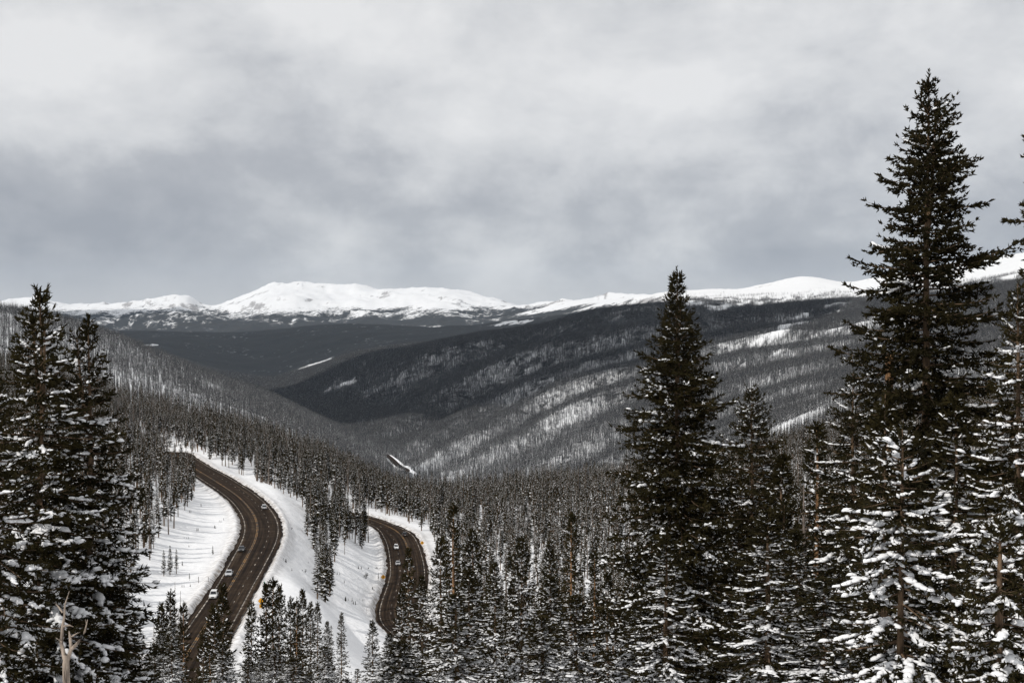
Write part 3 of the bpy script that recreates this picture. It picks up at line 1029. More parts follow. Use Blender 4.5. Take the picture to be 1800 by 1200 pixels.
                    blobs(sn, C, TT, RR * (1.0 + 0.5 * rng.random(nb)), RR * (0.75 + 0.4 * rng.random(nb)), RR * (0.34 + 0.3 * rng.random(nb)), rng, 6)
        h += whorl * (0.75 + 0.5 * rng.random()) * (1.0 - 0.35 * f)
    # leader shoots
    for a, off_, hh, h0 in stems:
        tp = np.array([[ox(H) + off_ * math.cos(a), off_ * math.sin(a), hh - 0.5]])
        k = 16
        P = np.repeat(tp, k, 0) + np.stack([0 * np.arange(k), 0 * np.arange(k), np.linspace(0, 0.62, k)], 1)
        aa = rng.random(k) * 6.28
        D = np.stack([np.cos(aa) * 0.6, np.sin(aa) * 0.6, np.full(k, 0.8)], 1)
        D /= np.linalg.norm(D, axis=1)[:, None]
        spikes(nd, P, D, np.linspace(0.3, 0.12, k), np.full(k, srad * 0.8), rng)
    return tr, br, nd, sn


def proto_meshes(name, parts, bark=None, needle=None):
    tr, br, nd, sn = parts
    out = []
    bark = bark or M_BARK
    for nm, acc, mat, sm in (("trunk", tr, bark, True), ("branches", br, bark, True), ("crown", nd, needle or M_NEEDLE, False), ("snow_load", sn, M_TSNOW, True)):
        V, F = acc.arr()
        if len(F):
            out.append((nm, new_mesh(nm, V, F, [mat], smooth=sm)))
    return out


def plant(meshes, loc, sc, rz, label, group=None, name="spruce_tree", cat="spruce tree"):
    t = thing(name, label, cat, loc, rz, group)
    t.scale = sc if hasattr(sc, '__len__') else (sc, sc, sc)
    for nm, me in meshes:
        obj(nm, me, t, 'stuff' if nm == 'snow_load' else None)
    return t


def gz(x, y):
    return float(ground(np.array([x]), np.array([y]))[0])


def spot(px, y):
    x = (px - 900) / 2500 * y
    return x, y, gz(x, y)


def height_to(px, py_top, y):
    x, y, z = spot(px, y)
    top = at_y(px, py_top, y)
    return top[2] - z, (float(top[0]), y, z - 0.15)

# ------------------------------------------------------------------ smaller conifer forms for the stands along the road and the valley sides
def stand_tree(seed, H=15.0, Rb=1.7, bare=0.16, nb=150, snowp=0.55, dead=False, tufts=3):
    """a tall narrow spruce of a crowded stand: drooping boughs as folded blades, snow on top of them"""
    rng = np.random.default_rng(seed)
    tr, nd, sn = Acc(), Acc(), Acc()
    hs = np.linspace(-0.8, H, 7)
    tube(tr, np.stack([0.06 * np.sin(hs * 0.5 + seed), 0.06 * np.cos(hs * 0.4 + seed), hs], 1), (0.19 * (1 - hs.clip(0) / H) + 0.02), 5)
    n = nb
    f = bare + (1 - bare) * np.sort(rng.random(n)) ** 0.9
    R_ = Rb * np.clip((1 - f) / (1 - bare), 0, 1) ** 0.75 * np.minimum(1, 0.55 + (f - bare) / (1 - bare) * 3) * (0.6 + 0.6 * rng.random(n)) + 0.10
    az = np.arange(n) * 2.4 + rng.normal(size=n) * 0.5
    if dead:
        R_ *= 0.8
        P = np.stack([0 * f, 0 * f, f * H], 1)
        D = np.stack([np.cos(az), np.sin(az), rng.normal(size=n) * 0.35], 1)
        D /= np.linalg.norm(D, axis=1)[:, None]
        spikes(tr, P, D, R_, np.full(n, 0.028), rng)
        return tr, Acc(), nd, sn
    el = np.interp(f, [0, 0.5, 0.9, 1], [-0.5, -0.3, 0.1, 0.9]) + rng.normal(size=n) * 0.15
    D = np.stack([np.cos(az) * np.cos(el), np.sin(az) * np.cos(el), np.sin(el)], 1)
    S = np.stack([-np.sin(az), np.cos(az), 0 * az], 1)
    B = np.stack([0 * f, 0 * f, f * H], 1)
    wv = R_ * 0.30 + 0.07
    down = np.array([0, 0, -1.0])
    for acc, pick, k, up in ((nd, np.ones(n, bool), 1.0, 0.0), (sn, rng.random(n) < snowp, 0.8, 0.05)):
        b, d, s_, w_, r_ = B[pick], D[pick], S[pick], wv[pick] * k, R_[pick] * (1 if up == 0 else 0.6 + 0.35 * rng.random(pick.sum()))
        st = 0.10 if up == 0 else 0.35
        m = len(b)
        V = np.empty((m, 4, 3))
        V[:, 0] = b + d * (r_ * st)[:, None] + [0, 0, up]
        V[:, 1] = b + d * (r_ * 0.62)[:, None] + s_ * w_[:, None] + down * (w_ * 0.55)[:, None] + [0, 0, up]
        V[:, 2] = b + d * r_[:, None] + down * (r_ * 0.06)[:, None] + [0, 0, up]
        V[:, 3] = b + d * (r_ * 0.62)[:, None] - s_ * w_[:, None] + down * (w_ * 0.55)[:, None] + [0, 0, up]
        q = np.arange(m)[:, None] * 4
        acc.add(V.reshape(-1, 3), np.concatenate([q + [0, 1, 2], q + [0, 2, 3]]))
    if tufts:
        idx = np.repeat(np.arange(n), tufts)
        t = 0.35 + 0.65 * rng.random(len(idx))
        P = B[idx] + D[idx] * (R_[idx] * t)[:, None]
        J = D[idx] + rng.normal(size=(len(idx), 3)) * 0.55
        J[:, 2] -= 0.25
        J /= np.linalg.norm(J, axis=1)[:, None]
        spikes(nd, P, J, 0.22 + 0.3 * R_[idx], np.full(len(idx), 0.07), rng)
    return tr, Acc(), nd, sn


def merged(name, parts, needle, bark):
    """all of a far tree in one mesh"""
    V, F, mi, o = [], [], [], 0
    mats = [bark, needle, M_TSNOW]
    for k, acc in ((0, parts[0]), (1, parts[2]), (2, parts[3])):
        v, f = acc.arr()
        V.append(v)
        F.append(f + o)
        mi += [k] * len(f)
        o += len(v)
    return new_mesh(name, np.vstack(V), np.vstack(F).astype(int), mats, mi)


STAND = [proto_meshes("stand_spruce", stand_tree(s, 15.0, rb, ba, nb, sp), M_BARK, M_NEEDLE)
         for s, rb, ba, nb, sp in ((1, 1.55, 0.12, 170, 0.5), (2, 1.35, 0.22, 140, 0.35), (3, 1.75, 0.08, 190, 0.62), (4, 1.3, 0.30, 130, 0.55), (5, 1.6, 0.16, 160, 0.75))]
STAND_DEAD = [proto_meshes("stand_snag", stand_tree(s, 13.0, 1.0, 0.12, 70, 0, True), M_GREYWOOD) for s in (21, 22)]

# forms that the forest is planted with
FORMS = bpy.data.collections.new("forest_forms")


def form(me):
    o = bpy.data.objects.new("forest_form", me)
    FORMS.objects.link(o)


for k in range(5):      # 0-4: stand trees at middle distance
    rb, ba, nb, sp = ((1.5, 0.12, 120, 0.5), (1.3, 0.2, 100, 0.32), (1.7, 0.08, 130, 0.6), (1.3, 0.28, 100, 0.45), (1.5, 0.15, 110, 0.7))[k]
    form(merged("forest_form", stand_tree(40 + k, 15.0, rb, ba, nb, sp, tufts=2), M_NEEDLE, M_BARK))
for k in range(2):      # 5-6 dead
    form(merged("forest_form", stand_tree(50 + k, 14.0, 1.0, 0.1, 60, 0, True), M_NEEDLE, M_GREYWOOD))
for k in range(4):      # 7-10 far
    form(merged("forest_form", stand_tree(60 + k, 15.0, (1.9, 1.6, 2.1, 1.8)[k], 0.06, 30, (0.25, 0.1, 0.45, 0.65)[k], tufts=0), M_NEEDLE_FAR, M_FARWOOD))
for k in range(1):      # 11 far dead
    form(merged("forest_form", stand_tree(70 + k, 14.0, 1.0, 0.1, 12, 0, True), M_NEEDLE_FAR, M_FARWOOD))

# ------------------------------------------------------------------ where stands of trees grow near the roads
OPEN_A = [(300, 783), (345, 796), (400, 825), (450, 847), (500, 869), (541, 903), (537, 955), (560, 1010), (563, 1062), (582, 1055), (588, 1000), (622, 962), (640, 985), (662, 955), (655, 918), (700, 905), (740, 935), (766, 968), (752, 1010), (760, 1060), (800, 1200), (200, 1260), (225, 1100), (262, 1000), (300, 940), (318, 905), (350, 884), (332, 838), (300, 800)]


def stand_density(x, y, z):
    px, py = project(np.stack([x, y, z], -1))
    d = np.where(inside(OPEN_A, px, py) & (y < 1000), 0.0, 1.0)
    for rd in (ROAD_L, ROAD_R):
        D, S, Z, H = road_near(x, y, rd)
        d = np.where((D < H + 5.5), 0.0, d)
    return d, px, py


def lit_side(px, py, y):
    """thinner woods on the near left hillside and along the valley floor"""
    hill = sstep(950, 1500, y) * (1 - sstep(3000, 4500, y)) * (px < 1000) * (1 - sstep(700, 900, px))
    floor_ = sstep(2500, 2900, y) * (1 - sstep(4000, 5200, y)) * (1 - sstep(950, 1150, px))
    return 1 - np.clip(0.6 * hill + 0.46 * floor_, 0, 0.7)


def scatter():
    """candidate tree feet over the visible land, thinned to what distance can show"""
    out = []
    rng = np.random.default_rng(5)
    pc = np.arange(-80, 1881, 4.0)
    lds = np.arange(math.log(225.0), math.log(9000.0), 0.006)
    X, Y = grid_patch(pc, np.exp(lds))
    Z = ground(X, Y)
    T = Z / Y
    # visibility: nothing nearer in the same direction stands higher (tree height included)
    top = (Z + 14.0) / Y
    run = np.maximum.accumulate(np.c_[np.full((len(pc), 1), -9.0), T[:, :-1] + 4.0 / Y[:, :-1] * 0], axis=1)
    vis = top > run - 0.0005
    cell = (4 / 2500 * Y) * (Y * 0.006)
    d, px, py = stand_density(X, Y, Z)
    fo = forest_at(X, Y, Z)
    near = Y < 1000
    dens = np.where(near, d * 0.028, fo ** 1.2 * np.interp(Y, [1000, 1600, 3000, 4600, 5600, 9000], [0.038, 0.052, 0.078, 0.100, 0.115, 0.080]) * lit_side(px, py, Y))
    # far road strips stay open
    for R in (FR1, FR2):
        for p in R[::3]:
            q = (X - p[0]) ** 2 + ((Y - p[1]) * 0.5) ** 2 < 27 ** 2
            dens = np.where(q, 0, dens)
    lam = dens * cell * vis
    n = rng.poisson(lam)
    I, J = np.nonzero(n)
    rep = n[I, J]
    I, J = np.repeat(I, rep), np.repeat(J, rep)
    pxx = pc[I] + (rng.random(len(I)) - 0.5) * 4
    yy = np.exp(lds[J] + (rng.random(len(I)) - 0.5) * 0.006)
    xx = (pxx - 900) / 2500 * yy
    zz_ = ground(xx, yy)
    return xx, yy, zz_


FX, FY, FZ = scatter()
_d, FPX, FPY = stand_density(FX, FY, FZ)
keep = (_d > 0) | (FY > 1000)
FX, FY, FZ, FPX, FPY = (a[keep] for a in (FX, FY, FZ, FPX, FPY))
rngF = np.random.default_rng(9)
FS = np.clip(rngF.normal(1.0, 0.22, len(FX)), 0.45, 1.5) * np.interp(FY, [225, 700, 1500, 4000, 9000], [0.85, 1.0, 1.0, 1.15, 1.35])
tl = np.interp(FY, [1500, 3500, 5000, 6500, 9000], [500, 190, 120, 62, 70])
FS *= np.interp(FZ - tl, [-60, 20], [1.0, 0.55])
print("forest trees", len(FX), "near", (FY < 1000).sum())

# the largest ones in the picture stand as trees of their own, the rest is the forest
TOPLIM = [(-100, 1000), (250, 1050), (420, 1100), (560, 1075), (630, 1150), (690, 1060), (760, 960), (850, 945), (960, 955), (1040, 940), (1100, 900), (1250, 830), (1400, 790), (1500, 720), (1800, 640)]
N_STAND = 196
tlim = np.interp(FPX, [p[0] for p in TOPLIM], [p[1] for p in TOPLIM])
shown = (FY < 1000) & (FPX > 190) & (FPX < 1090) & (FPY > 640) & (FPY - FS * 15 / FY * 2500 * 0.6 < tlim)
shown &= ~((FPX < 260) & (FPY > 900))
cand = np.nonzero(shown)[0]
score = FS[cand] * 15 / FY[cand] * np.where(FPX[cand] < 340, 0.55, np.where(FPX[cand] < 670, 2.2, 1.0))
order = cand[np.argsort(-score)]
STAND_IDS = order[:N_STAND]
rest = np.ones(len(FX), bool)
rest[STAND_IDS] = False

idx = np.where(FY < 1300, rngF.choice(7, len(FX), p=[0.2, 0.2, 0.16, 0.16, 0.12, 0.08, 0.08]), np.where((FY < 4200) & (FPX < 960), rngF.choice([7, 8, 9, 10, 11], len(FX), p=[0.28, 0.22, 0.2, 0.22, 0.08]), rngF.choice([7, 8, 9, 10, 11], len(FX), p=[0.3, 0.24, 0.2, 0.12, 0.14])))


def forest_object():
    P = np.stack([FX, FY, FZ - 0.2], 1)[rest]
    me = bpy.data.meshes.new("conifer_forest")
    me.vertices.add(len(P))
    me.vertices.foreach_set('co', P.astype(np.float32).ravel())
    for nm, ty, v in (('form', 'INT', idx[rest]), ('size', 'FLOAT', FS[rest]), ('turn', 'FLOAT', rngF.random(rest.sum()) * 6.283), ('slim', 'FLOAT', 0.8 + 0.5 * rngF.random(rest.sum()))):
        a = me.attributes.new(nm, ty, 'POINT')
        a.data.foreach_set('value', np.asarray(v, np.int32 if ty == 'INT' else np.float32))
    o = obj("conifer_forest", me, kind="stuff")
    o['label'] = "snow dusted conifer forest covering the valley sides behind the road"
    o['category'] = "forest"
    ng = bpy.data.node_groups.new("plant_forest", 'GeometryNodeTree')
    ng.interface.new_socket("Geometry", in_out='INPUT', socket_type='NodeSocketGeometry')
    ng.interface.new_socket("Geometry", in_out='OUTPUT', socket_type='NodeSocketGeometry')
    N, Lk = ng.nodes, ng.links
    gi, go = N.new('NodeGroupInput'), N.new('NodeGroupOutput')
    ci = N.new('GeometryNodeCollectionInfo')
    ci.inputs['Collection'].default_value = FORMS
    ci.inputs['Separate Children'].default_value = True
    ci.inputs['Reset Children'].default_value = True
    ip = N.new('GeometryNodeInstanceOnPoints')

    def attr(nm, ty):
        a = N.new('GeometryNodeInputNamedAttribute')
        a.data_type = ty
        a.inputs['Name'].default_value = nm
        return a.outputs['Attribute']
    Lk.new(gi.outputs[0], ip.inputs['Points'])
    Lk.new(ci.outputs[0], ip.inputs['Instance'])
    ip.inputs['Pick Instance'].default_value = True
    Lk.new(attr('form', 'INT'), ip.inputs['Instance Index'])
    cr = N.new('ShaderNodeCombineXYZ')
    Lk.new(attr('turn', 'FLOAT'), cr.inputs[2])
    Lk.new(cr.outputs[0], ip.inputs['Rotation'])
    sz, sl = attr('size', 'FLOAT'), attr('slim', 'FLOAT')
    mu = N.new('ShaderNodeMath')
    mu.operation = 'MULTIPLY'
    Lk.new(sz, mu.inputs[0])
    Lk.new(sl, mu.inputs[1])
    cs = N.new('ShaderNodeCombineXYZ')
    Lk.new(mu.outputs[0], cs.inputs[0])
    Lk.new(mu.outputs[0], cs.inputs[1])
    Lk.new(sz, cs.inputs[2])
    Lk.new(cs.outputs[0], ip.inputs['Scale'])
    Lk.new(ip.outputs[0], go.inputs[0])
    md = o.modifiers.new("plant_forest", 'NODES')
    md.node_group = ng
    return o


forest_object()

for q in STAND_IDS:
    px, py = FPX[q], FPY[q]
    dead = idx[q] >= 5
    if px < 360 and py > 790:
        lab, grp = "snow dusted spruce on the slope inside the left road bend", "spruces inside the left road bend"
    elif px < 545 and py < 905:
        lab, grp = "tall snow dusted spruce of the stand behind the left road bend", "spruces behind the left road bend"
    elif px < 670:
        lab, grp = "tall snow dusted spruce of the stand between the two road bends", "spruces between the two road bends"
    else:
        lab, grp = "snow dusted spruce on the brown wooded rise beyond the lower road", "spruces beyond the lower road"
    if dead:
        lab, grp = lab.replace("snow dusted spruce", "bare dead conifer").replace("tall bare", "bare"), grp.replace("spruces", "dead conifers")
    k = int(rngF.integers(5))
    s = float(FS[q])
    if not dead:
        look = ("", "dark bare stemmed ", "broad white ", "thin long stemmed ", "heavily whitened ")[k] + ("tall " if s > 1.15 else "short " if s < 0.8 else "")
        lab = look + lab.replace("tall ", "")
        grp = look + grp
    w_ = s * float(0.85 + 0.35 * rngF.random())
    plant(STAND_DEAD[k % 2] if dead else STAND[k], (FX[q], FY[q], FZ[q] - 0.2), (w_, w_, s), float(rngF.random() * 6.28), lab, grp,
          "dead_tree" if dead else "spruce_tree", "dead tree" if dead else "spruce tree")

# ------------------------------------------------------------------ the near trees, each with its own form
def f_of(py, top, base):
    return (base - py) / (base - top)


def prof_px(top, base, d, pts):
    k = d / 2500
    return [(0.0, pts[-1][1] * k)] + [(f_of(py, top, base), hw * k) for py, hw in reversed(pts)] + [(1.0, 0.08)]


def hero(px, top, d, pts, label, seed, bark=None, turn=0.0, name="spruce_tree", **kw):
    Hh, loc = height_to(px, top, d)
    x, y, z = loc
    _, base = project(np.array([x, y, z]))
    parts = conifer(Hh, prof_px(top, float(base), d, pts), seed, **kw)
    return plant(proto_meshes(name, parts, bark), loc, 1.0, turn, label)


lin = lambda a, b: (lambda f: float(np.interp(f, [0.0, 0.35, 0.7, 1.0], [a, a * 0.9, (a + b) / 2 * 0.8, b])))

hero(1628, 122, 48, [(180, 26), (300, 76), (400, 94), (470, 114), (560, 126), (650, 132), (800, 160), (1000, 190)],
     "tallest spruce, far above its neighbours at the right, brown trunk showing through thin upper limbs", 101,
     whorl=0.40, per=8, sparse=0.14, gap=0.36, vary=0.75, snow=lambda f: float(np.interp(f, [0, 0.3, 0.45, 0.6, 1], [0.70, 0.62, 0.45, 0.16, 0.02])), tops=2, lean=0.004, spray=0.18, srad=0.038, dens=1.4)
hero(1885, 70, 45, [(200, 50), (345, 118), (450, 90), (700, 110), (1000, 150)],
     "spruce cut off by the right edge of the picture, only its limbs reaching in", 102, whorl=0.45, per=8, sparse=0.15, gap=0.3,
     snow=lin(0.45, 0.0), spray=0.18, srad=0.038, dens=1.3)
hero(1790, 490, 41, [(560, 26), (660, 52), (760, 78), (900, 105), (1100, 130)],
     "young spruce with a slim pointed top standing at the right edge below the tallest spruce", 103, whorl=0.34, per=7, snow=lin(0.75, 0.3), spray=0.19, bare=0.13, pads=0.35, lumps=1.3)
hero(1500, 650, 56, [(720, 40), (800, 62), (900, 88), (1050, 110)],
     "dark spruce just left of the tallest spruce, its top at the orange broken trunk", 104, whorl=0.38, per=7, snow=lin(0.7, 0.25), spray=0.2, sparse=0.05)
hero(1585, 742, 33, [(800, 52), (900, 96), (1000, 128), (1120, 150)],
     "snow laden spruce in front of the tallest spruce, thick white pads on its lower boughs", 105, whorl=0.36, per=7, snow=lin(0.85, 0.5), spray=0.18, pads=0.9, lumps=1.35, srad=0.028, dens=1.15)
hero(1190, 468, 70, [(520, 15), (560, 27), (650, 66), (740, 92), (850, 110), (1000, 128)],
     "tall dense dark spruce with twin tips rising alone in the middle right", 106, whorl=0.36, per=8, vary=0.7, gap=0.12, snow=lin(0.55, 0.12), tops=2, spray=0.26, srad=0.04, lumps=0.6, dens=1.1)
hero(1322, 678, 80, [(720, 24), (780, 52), (900, 80), (1050, 95)],
     "middle sized spruce to the right of the twin tipped one, frosted top", 107, whorl=0.38, per=7, snow=lin(0.5, 0.38), spray=0.3, srad=0.036, lumps=0.6, dens=0.85)
hero(70, 505, 41, [(540, 16), (580, 36), (640, 56), (700, 76), (800, 100), (900, 128), (1100, 175)],
     "big bushy spruce at the left edge with several pale bare tips", 108, whorl=0.36, per=8, vary=0.7, gap=0.15, snow=lin(0.7, 0.42), tops=4, spray=0.19, srad=0.034, pads=0.45, lumps=1.1, dens=1.1)
hero(156, 552, 43, [(590, 14), (640, 34), (700, 48), (760, 62), (900, 92), (1060, 115)],
     "slimmer spruce right beside the big bushy one at the left, two brown leader shoots", 109, whorl=0.36, per=7, snow=lin(0.62, 0.4), tops=2, spray=0.19, srad=0.032, pads=0.45, lumps=1.1, dens=1.1)
hero(-25, 640, 37, [(720, 60), (820, 95), (1000, 140)],
     "spruce half outside the left edge of the picture", 110, whorl=0.4, per=7, snow=lin(0.6, 0.3), spray=0.22, pads=0.4)
hero(1758, 905, 31, [(960, 45), (1040, 85), (1120, 120)], "spruce with a thick grey bare lower trunk in the bottom right corner", 111, whorl=0.36, per=7,
     snow=lin(0.6, 0.4), spray=0.2, bare=0.16, trunk_r=0.13, pads=0.5, lumps=1.3, dens=1.3)

# ---- foreground stand: six forms, each planted several times
NEAR = []
for q, (Rb, sp, spr, pr) in enumerate(((1.9, 0.62, 0.05, 7), (1.5, 0.55, 0.12, 6), (2.2, 0.7, 0.05, 7), (1.25, 0.35, 0.3, 5), (1.7, 0.78, 0.08, 7), (1.4, 0.45, 0.1, 7))):
    NEAR.append(proto_meshes("near_spruce", conifer(12.0, [(0, Rb), (0.2, Rb), (0.5, Rb * 0.72), (0.8, Rb * 0.36), (0.93, Rb * 0.14), (1, 0.06)], 300 + q, whorl=0.42, per=pr, lat=0.24,
                             spray=0.32, srad=0.046, snow=lin(sp, sp * 0.8), sparse=spr, lumps=1.25, pads=0.3, dens=0.9), M_BARK_RED if q == 3 else M_BARK))


def near(px, top, d, k, label, group=None, wide=1.0):
    Hh, loc = height_to(px, top, d)
    s = Hh / 12.0
    w_ = max(s, 0.72) * wide
    return plant(NEAR[k], loc, (w_, w_, s), float(rngF.random() * 6.28), label, group)


LOWER = [  # pixel of the tip, distance, form, width, label
    (392, 1030, 186, 5, 0.8, "brownish spruce rising in front of the left road, tip beside the white car's lane"),
    (376, 1064, 180, 0, 0.8, "lower spruce at the left foot of the brownish one before the left road"),
    (357, 1102, 176, 1, 0.8, "smallest spruce standing before the near end of the left road"),
    (442, 1056, 184, 1, 0.75, "slender spruce alone against the snow under the yellow plaque sign"),
    (468, 1028, 190, 5, 0.8, "left spruce of the three close tops beside the yellow plaque sign"),
    (480, 1018, 193, 3, 0.9, "thin middle spruce of the three close tops beside the yellow plaque sign"),
    (491, 1030, 190, 0, 0.7, "right spruce of the three close tops beside the yellow plaque sign"),
    (511, 1048, 184, 1, 0.8, "spruce right of the three close tops, the first of a row against the snow bank"),
    (521, 1056, 180, 3, 0.9, "thin second spruce of the row against the snow bank"),
    (532, 1038, 184, 5, 0.75, "tallest spruce of the row against the snow bank"),
    (546, 1058, 178, 0, 0.7, "rounded spruce just right of the tallest of the row against the snow bank"),
    (558, 1056, 176, 1, 0.8, "last high spruce of the row against the snow bank"),
    (575, 1090, 168, 4, 0.8, "small snowy spruce at the right foot of the row against the snow bank"),
    (600, 1074, 160, 1, 0.85, "slim spruce standing alone on the snow right of the row"),
    (628, 1172, 120, 3, 0.7, "tiny spruce tip in the snow at the bottom edge"),
    (655, 1086, 118, 1, 0.95, "spruce with spreading upper shoots below the hairpin of the lower road"),
    (684, 1110, 122, 2, 0.8, "wide spruce just right of the one with spreading shoots"),
    (718, 964, 138, 5, 0.9, "spruce standing in front of the lower road, its top hiding the asphalt"),
    (706, 1030, 132, 0, 0.9, "shorter spruce before the lower road at the left foot of a taller one"),
    (742, 1010, 122, 2, 0.85, "bushy spruce covering the right edge of the lower road"),
    (775, 944, 118, 0, 1.0, "spruce at the left end of the dense foreground stand beside the lower road"),
    (797, 886, 108, 3, 0.9, "thin spruce with a bare orange stem just right of the lower road"),
    (830, 930, 102, 0, 1.0, "spruce with a clot of snow near its tip beside the thin orange stemmed one"),
    (870, 985, 98, 4, 1.0, "snowy spruce in the gap between two taller ones of the foreground stand"),
    (917, 942, 108, 2, 0.9, "spruce wearing a white cap of snow at its blunt top"),
    (966, 950, 120, 0, 0.8, "frosted narrow spruce just right of the white capped one"),
    (1004, 900, 98, 3, 0.9, "tall thin spruce with a long orange stem in the middle of the stand"),
    (1045, 968, 92, 3, 0.95, "second thin orange stemmed spruce left of the twin tipped spruce"),
    (1240, 800, 74, 1, 1.1, "spruce filling the gap at the right side of the twin tipped one"),
    (1375, 800, 70, 5, 1.2, "spruce at the right shoulder of the frosted middle sized one"),
    (1436, 742, 68, 3, 1.2, "brownish thin spruce with reddish stem left of the dark one"),
    (1680, 690, 44, 0, 1.3, "snowy spruce close against the right side of the tallest spruce"),
    (1556, 684, 45, 1, 1.3, "slim spruce hiding the lower part of the orange broken trunk"),
    (300, 1036, 205, 1, 0.8, "dark slender spruce beside the dead grey poles at the lower left"),
    (284, 1062, 200, 0, 0.75, "spruce at the left of the dark slender one by the dead poles"),
    (322, 1062, 198, 3, 0.8, "thin spruce right of the dead grey poles at the near end of the left road"),
]
for px, top, d, k, wd, lab in LOWER:
    near(px, top, d, k, lab, None, wd)

# filling of the dense foreground stand
rngN = np.random.default_rng(77)
FILL_L = ["snow dusted spruce", "slim snow dusted spruce", "broad snowy spruce", "thin orange stemmed spruce", "heavily snow laden spruce", "dark lightly snowed spruce"]


def zone(px):
    return ("at the bottom edge left of the near road end" if px < 300 else "below the near end of the left road" if px < 420 else "at the bottom edge below the snow bank" if px < 640 else
            "crowded below the lower road" if px < 800 else "in the crowd below the brown wooded rise" if px < 1060 else
            "around the foot of the twin tipped spruce" if px < 1260 else "under the frosted middle sized spruce" if px < 1450 else "at the foot of the tallest spruce")


nfill = 0
for px0 in np.linspace(-20, 1800, 66):
    px = px0 + rngN.normal() * 12
    lim = np.interp(px, [-50, 250, 300, 400, 480, 560, 640, 690, 760, 850, 1000, 1100, 1250, 1400, 1500, 1800], [900, 1040, 1090, 1130, 1120, 1110, 1190, 1120, 1010, 990, 1010, 950, 900, 860, 820, 760])
    if px > 1100:
        d = rngN.uniform(36, 105)
    elif px > 660:
        d = rngN.uniform(55, 125)
    elif px > 260:
        d = rngN.uniform(90, 165)
    else:
        d = rngN.uniform(34, 80)
    top = lim + abs(rngN.normal()) * 90
    Hh, _ = height_to(px, top, d)
    if Hh < 3.5:
        top -= (4.5 - Hh) / d * 2500 * 0.5
        if top < lim - 40:
            continue
    k = int(rngN.choice(6, p=[0.24, 0.14, 0.2, 0.08, 0.22, 0.12]))
    near(px, top, d, k, FILL_L[k] + " " + zone(px), FILL_L[k].replace("spruce", "spruces") + " " + zone(px), 1.15)
    nfill += 1

# ------------------------------------------------------------------ dead wood near the camera
def snag():
    x, y, z = spot(115, 26)
    t = thing("dead_stump", "bare broken silver brown forked stump in front of the big bushy spruce at the left", "dead stump", (x, y, z - 0.2))
    pts = lambda L: np.array([np.array([*at_y(px, py, 26 + dy)]) - np.array([x, y, z - 0.2]) for px, py, dy in L])
    a = Acc()
    P = pts([(117, 1290, 0), (117, 1210, 0), (116, 1165, 0), (117, 1150, 0)])
    tube(a, P, [0.085, 0.068, 0.064, 0.05], 9)
    obj("trunk", new_mesh("trunk", *a.arr(), [M_DEADWOOD], smooth=True), t)
    a = Acc()
    tube(a, pts([(114, 1158, 0), (108, 1130, 0.05), (110, 1100, 0), (113, 1085, 0), (114, 1062, 0), (122, 1038, -0.05)]), [0.042, 0.034, 0.030, 0.02, 0.014, 0.004], 7)
    tube(a, pts([(110, 1076, 0), (103, 1066, 0), (96, 1058, 0.1)]), [0.02, 0.015, 0.004], 5)
    tube(a, pts([(112, 1100, 0), (122, 1098, -0.1), (129, 1101, -0.15)]), [0.022, 0.016, 0.005], 5)
    tube(a, pts([(109, 1128, 0), (98, 1120, 0)]), [0.018, 0.004], 5)
    obj("stem", new_mesh("stem", *a.arr(), [M_DEADWOOD], smooth=True), t)
    a = Acc()
    tube(a, pts([(119, 1160, 0), (125, 1140, 0.02), (123, 1118, 0), (121, 1108, 0)]), [0.04, 0.032, 0.026, 0.005], 7)
    tube(a, pts([(126, 1140, 0), (138, 1128, -0.1), (149, 1110, -0.1), (154, 1088, -0.1)]), [0.032, 0.027, 0.02, 0.005], 6)
    tube(a, pts([(148, 1111, -0.1), (152, 1096, 0), (150, 1088, 0.05)]), [0.014, 0.009, 0.003], 5)
    tube(a, pts([(126, 1118, 0), (134, 1113, 0), (141, 1110, 0.05)]), [0.014, 0.01, 0.003], 5)
    obj("stem", new_mesh("stem", *a.arr(), [M_DEADWOOD], smooth=True), t)


snag()


def broken_trunk():
    x, y, z = spot(1565, 49.5)
    t = thing("broken_dead_tree", "thick orange barkless trunk broken off short beside the tallest spruce", "dead trunk", (x, y, z - 0.2))
    top = at_y(1566, 630, 49.5)[2] - z + 0.2
    a = Acc()
    hs = np.linspace(-0.3, top, 12)
    tube(a, np.stack([0.04 * np.sin(hs), 0.03 * np.cos(hs * 1.3), hs], 1), np.linspace(0.2, 0.14, 12), 10)
    V, F = a.arr()
    V[-10:, 2] += np.random.default_rng(3).random(10) * 0.45
    obj("trunk", new_mesh("trunk", V, F, [M_BARK_RED], smooth=True), t)
    a = Acc()
    rr = np.random.default_rng(8)
    for q in range(16):
        h, az, L = rr.uniform(top * 0.35, top * 0.97), rr.uniform(0, 6.28), rr.uniform(0.25, 1.1)
        s_ = np.linspace(0, 1, 4)
        tube(a, np.stack([np.cos(az) * L * s_, np.sin(az) * L * s_, h + 0.1 - 0.35 * L * s_ ** 2], 1), 0.028 * (1 - 0.9 * s_), 4)
    obj("branches", new_mesh("branches", *a.arr(), [M_GREYWOOD], smooth=True), t)


broken_trunk()
for px, top, d, lab in ((308, 1020, 206, "tallest bare dead pole of the group at the near end of the left road"), (317, 1036, 203, "second bare dead pole with crooked tip by the near end of the left road"),
                        (323, 1052, 200, "shortest bare dead pole leaning at the near end of the left road"), (270, 1082, 190, "thin bare dead pole against the snow left of the dead pole group"),
                        (1414, 845, 64, "thin reddish dead pole in the dark gap right of the frosted spruce")):
    Hh, loc = height_to(px, top, d)
    plant(STAND_DEAD[px % 2], loc, (1.0, 1.0, Hh / 13), px * 0.7, lab, None, "dead_tree", "dead tree")


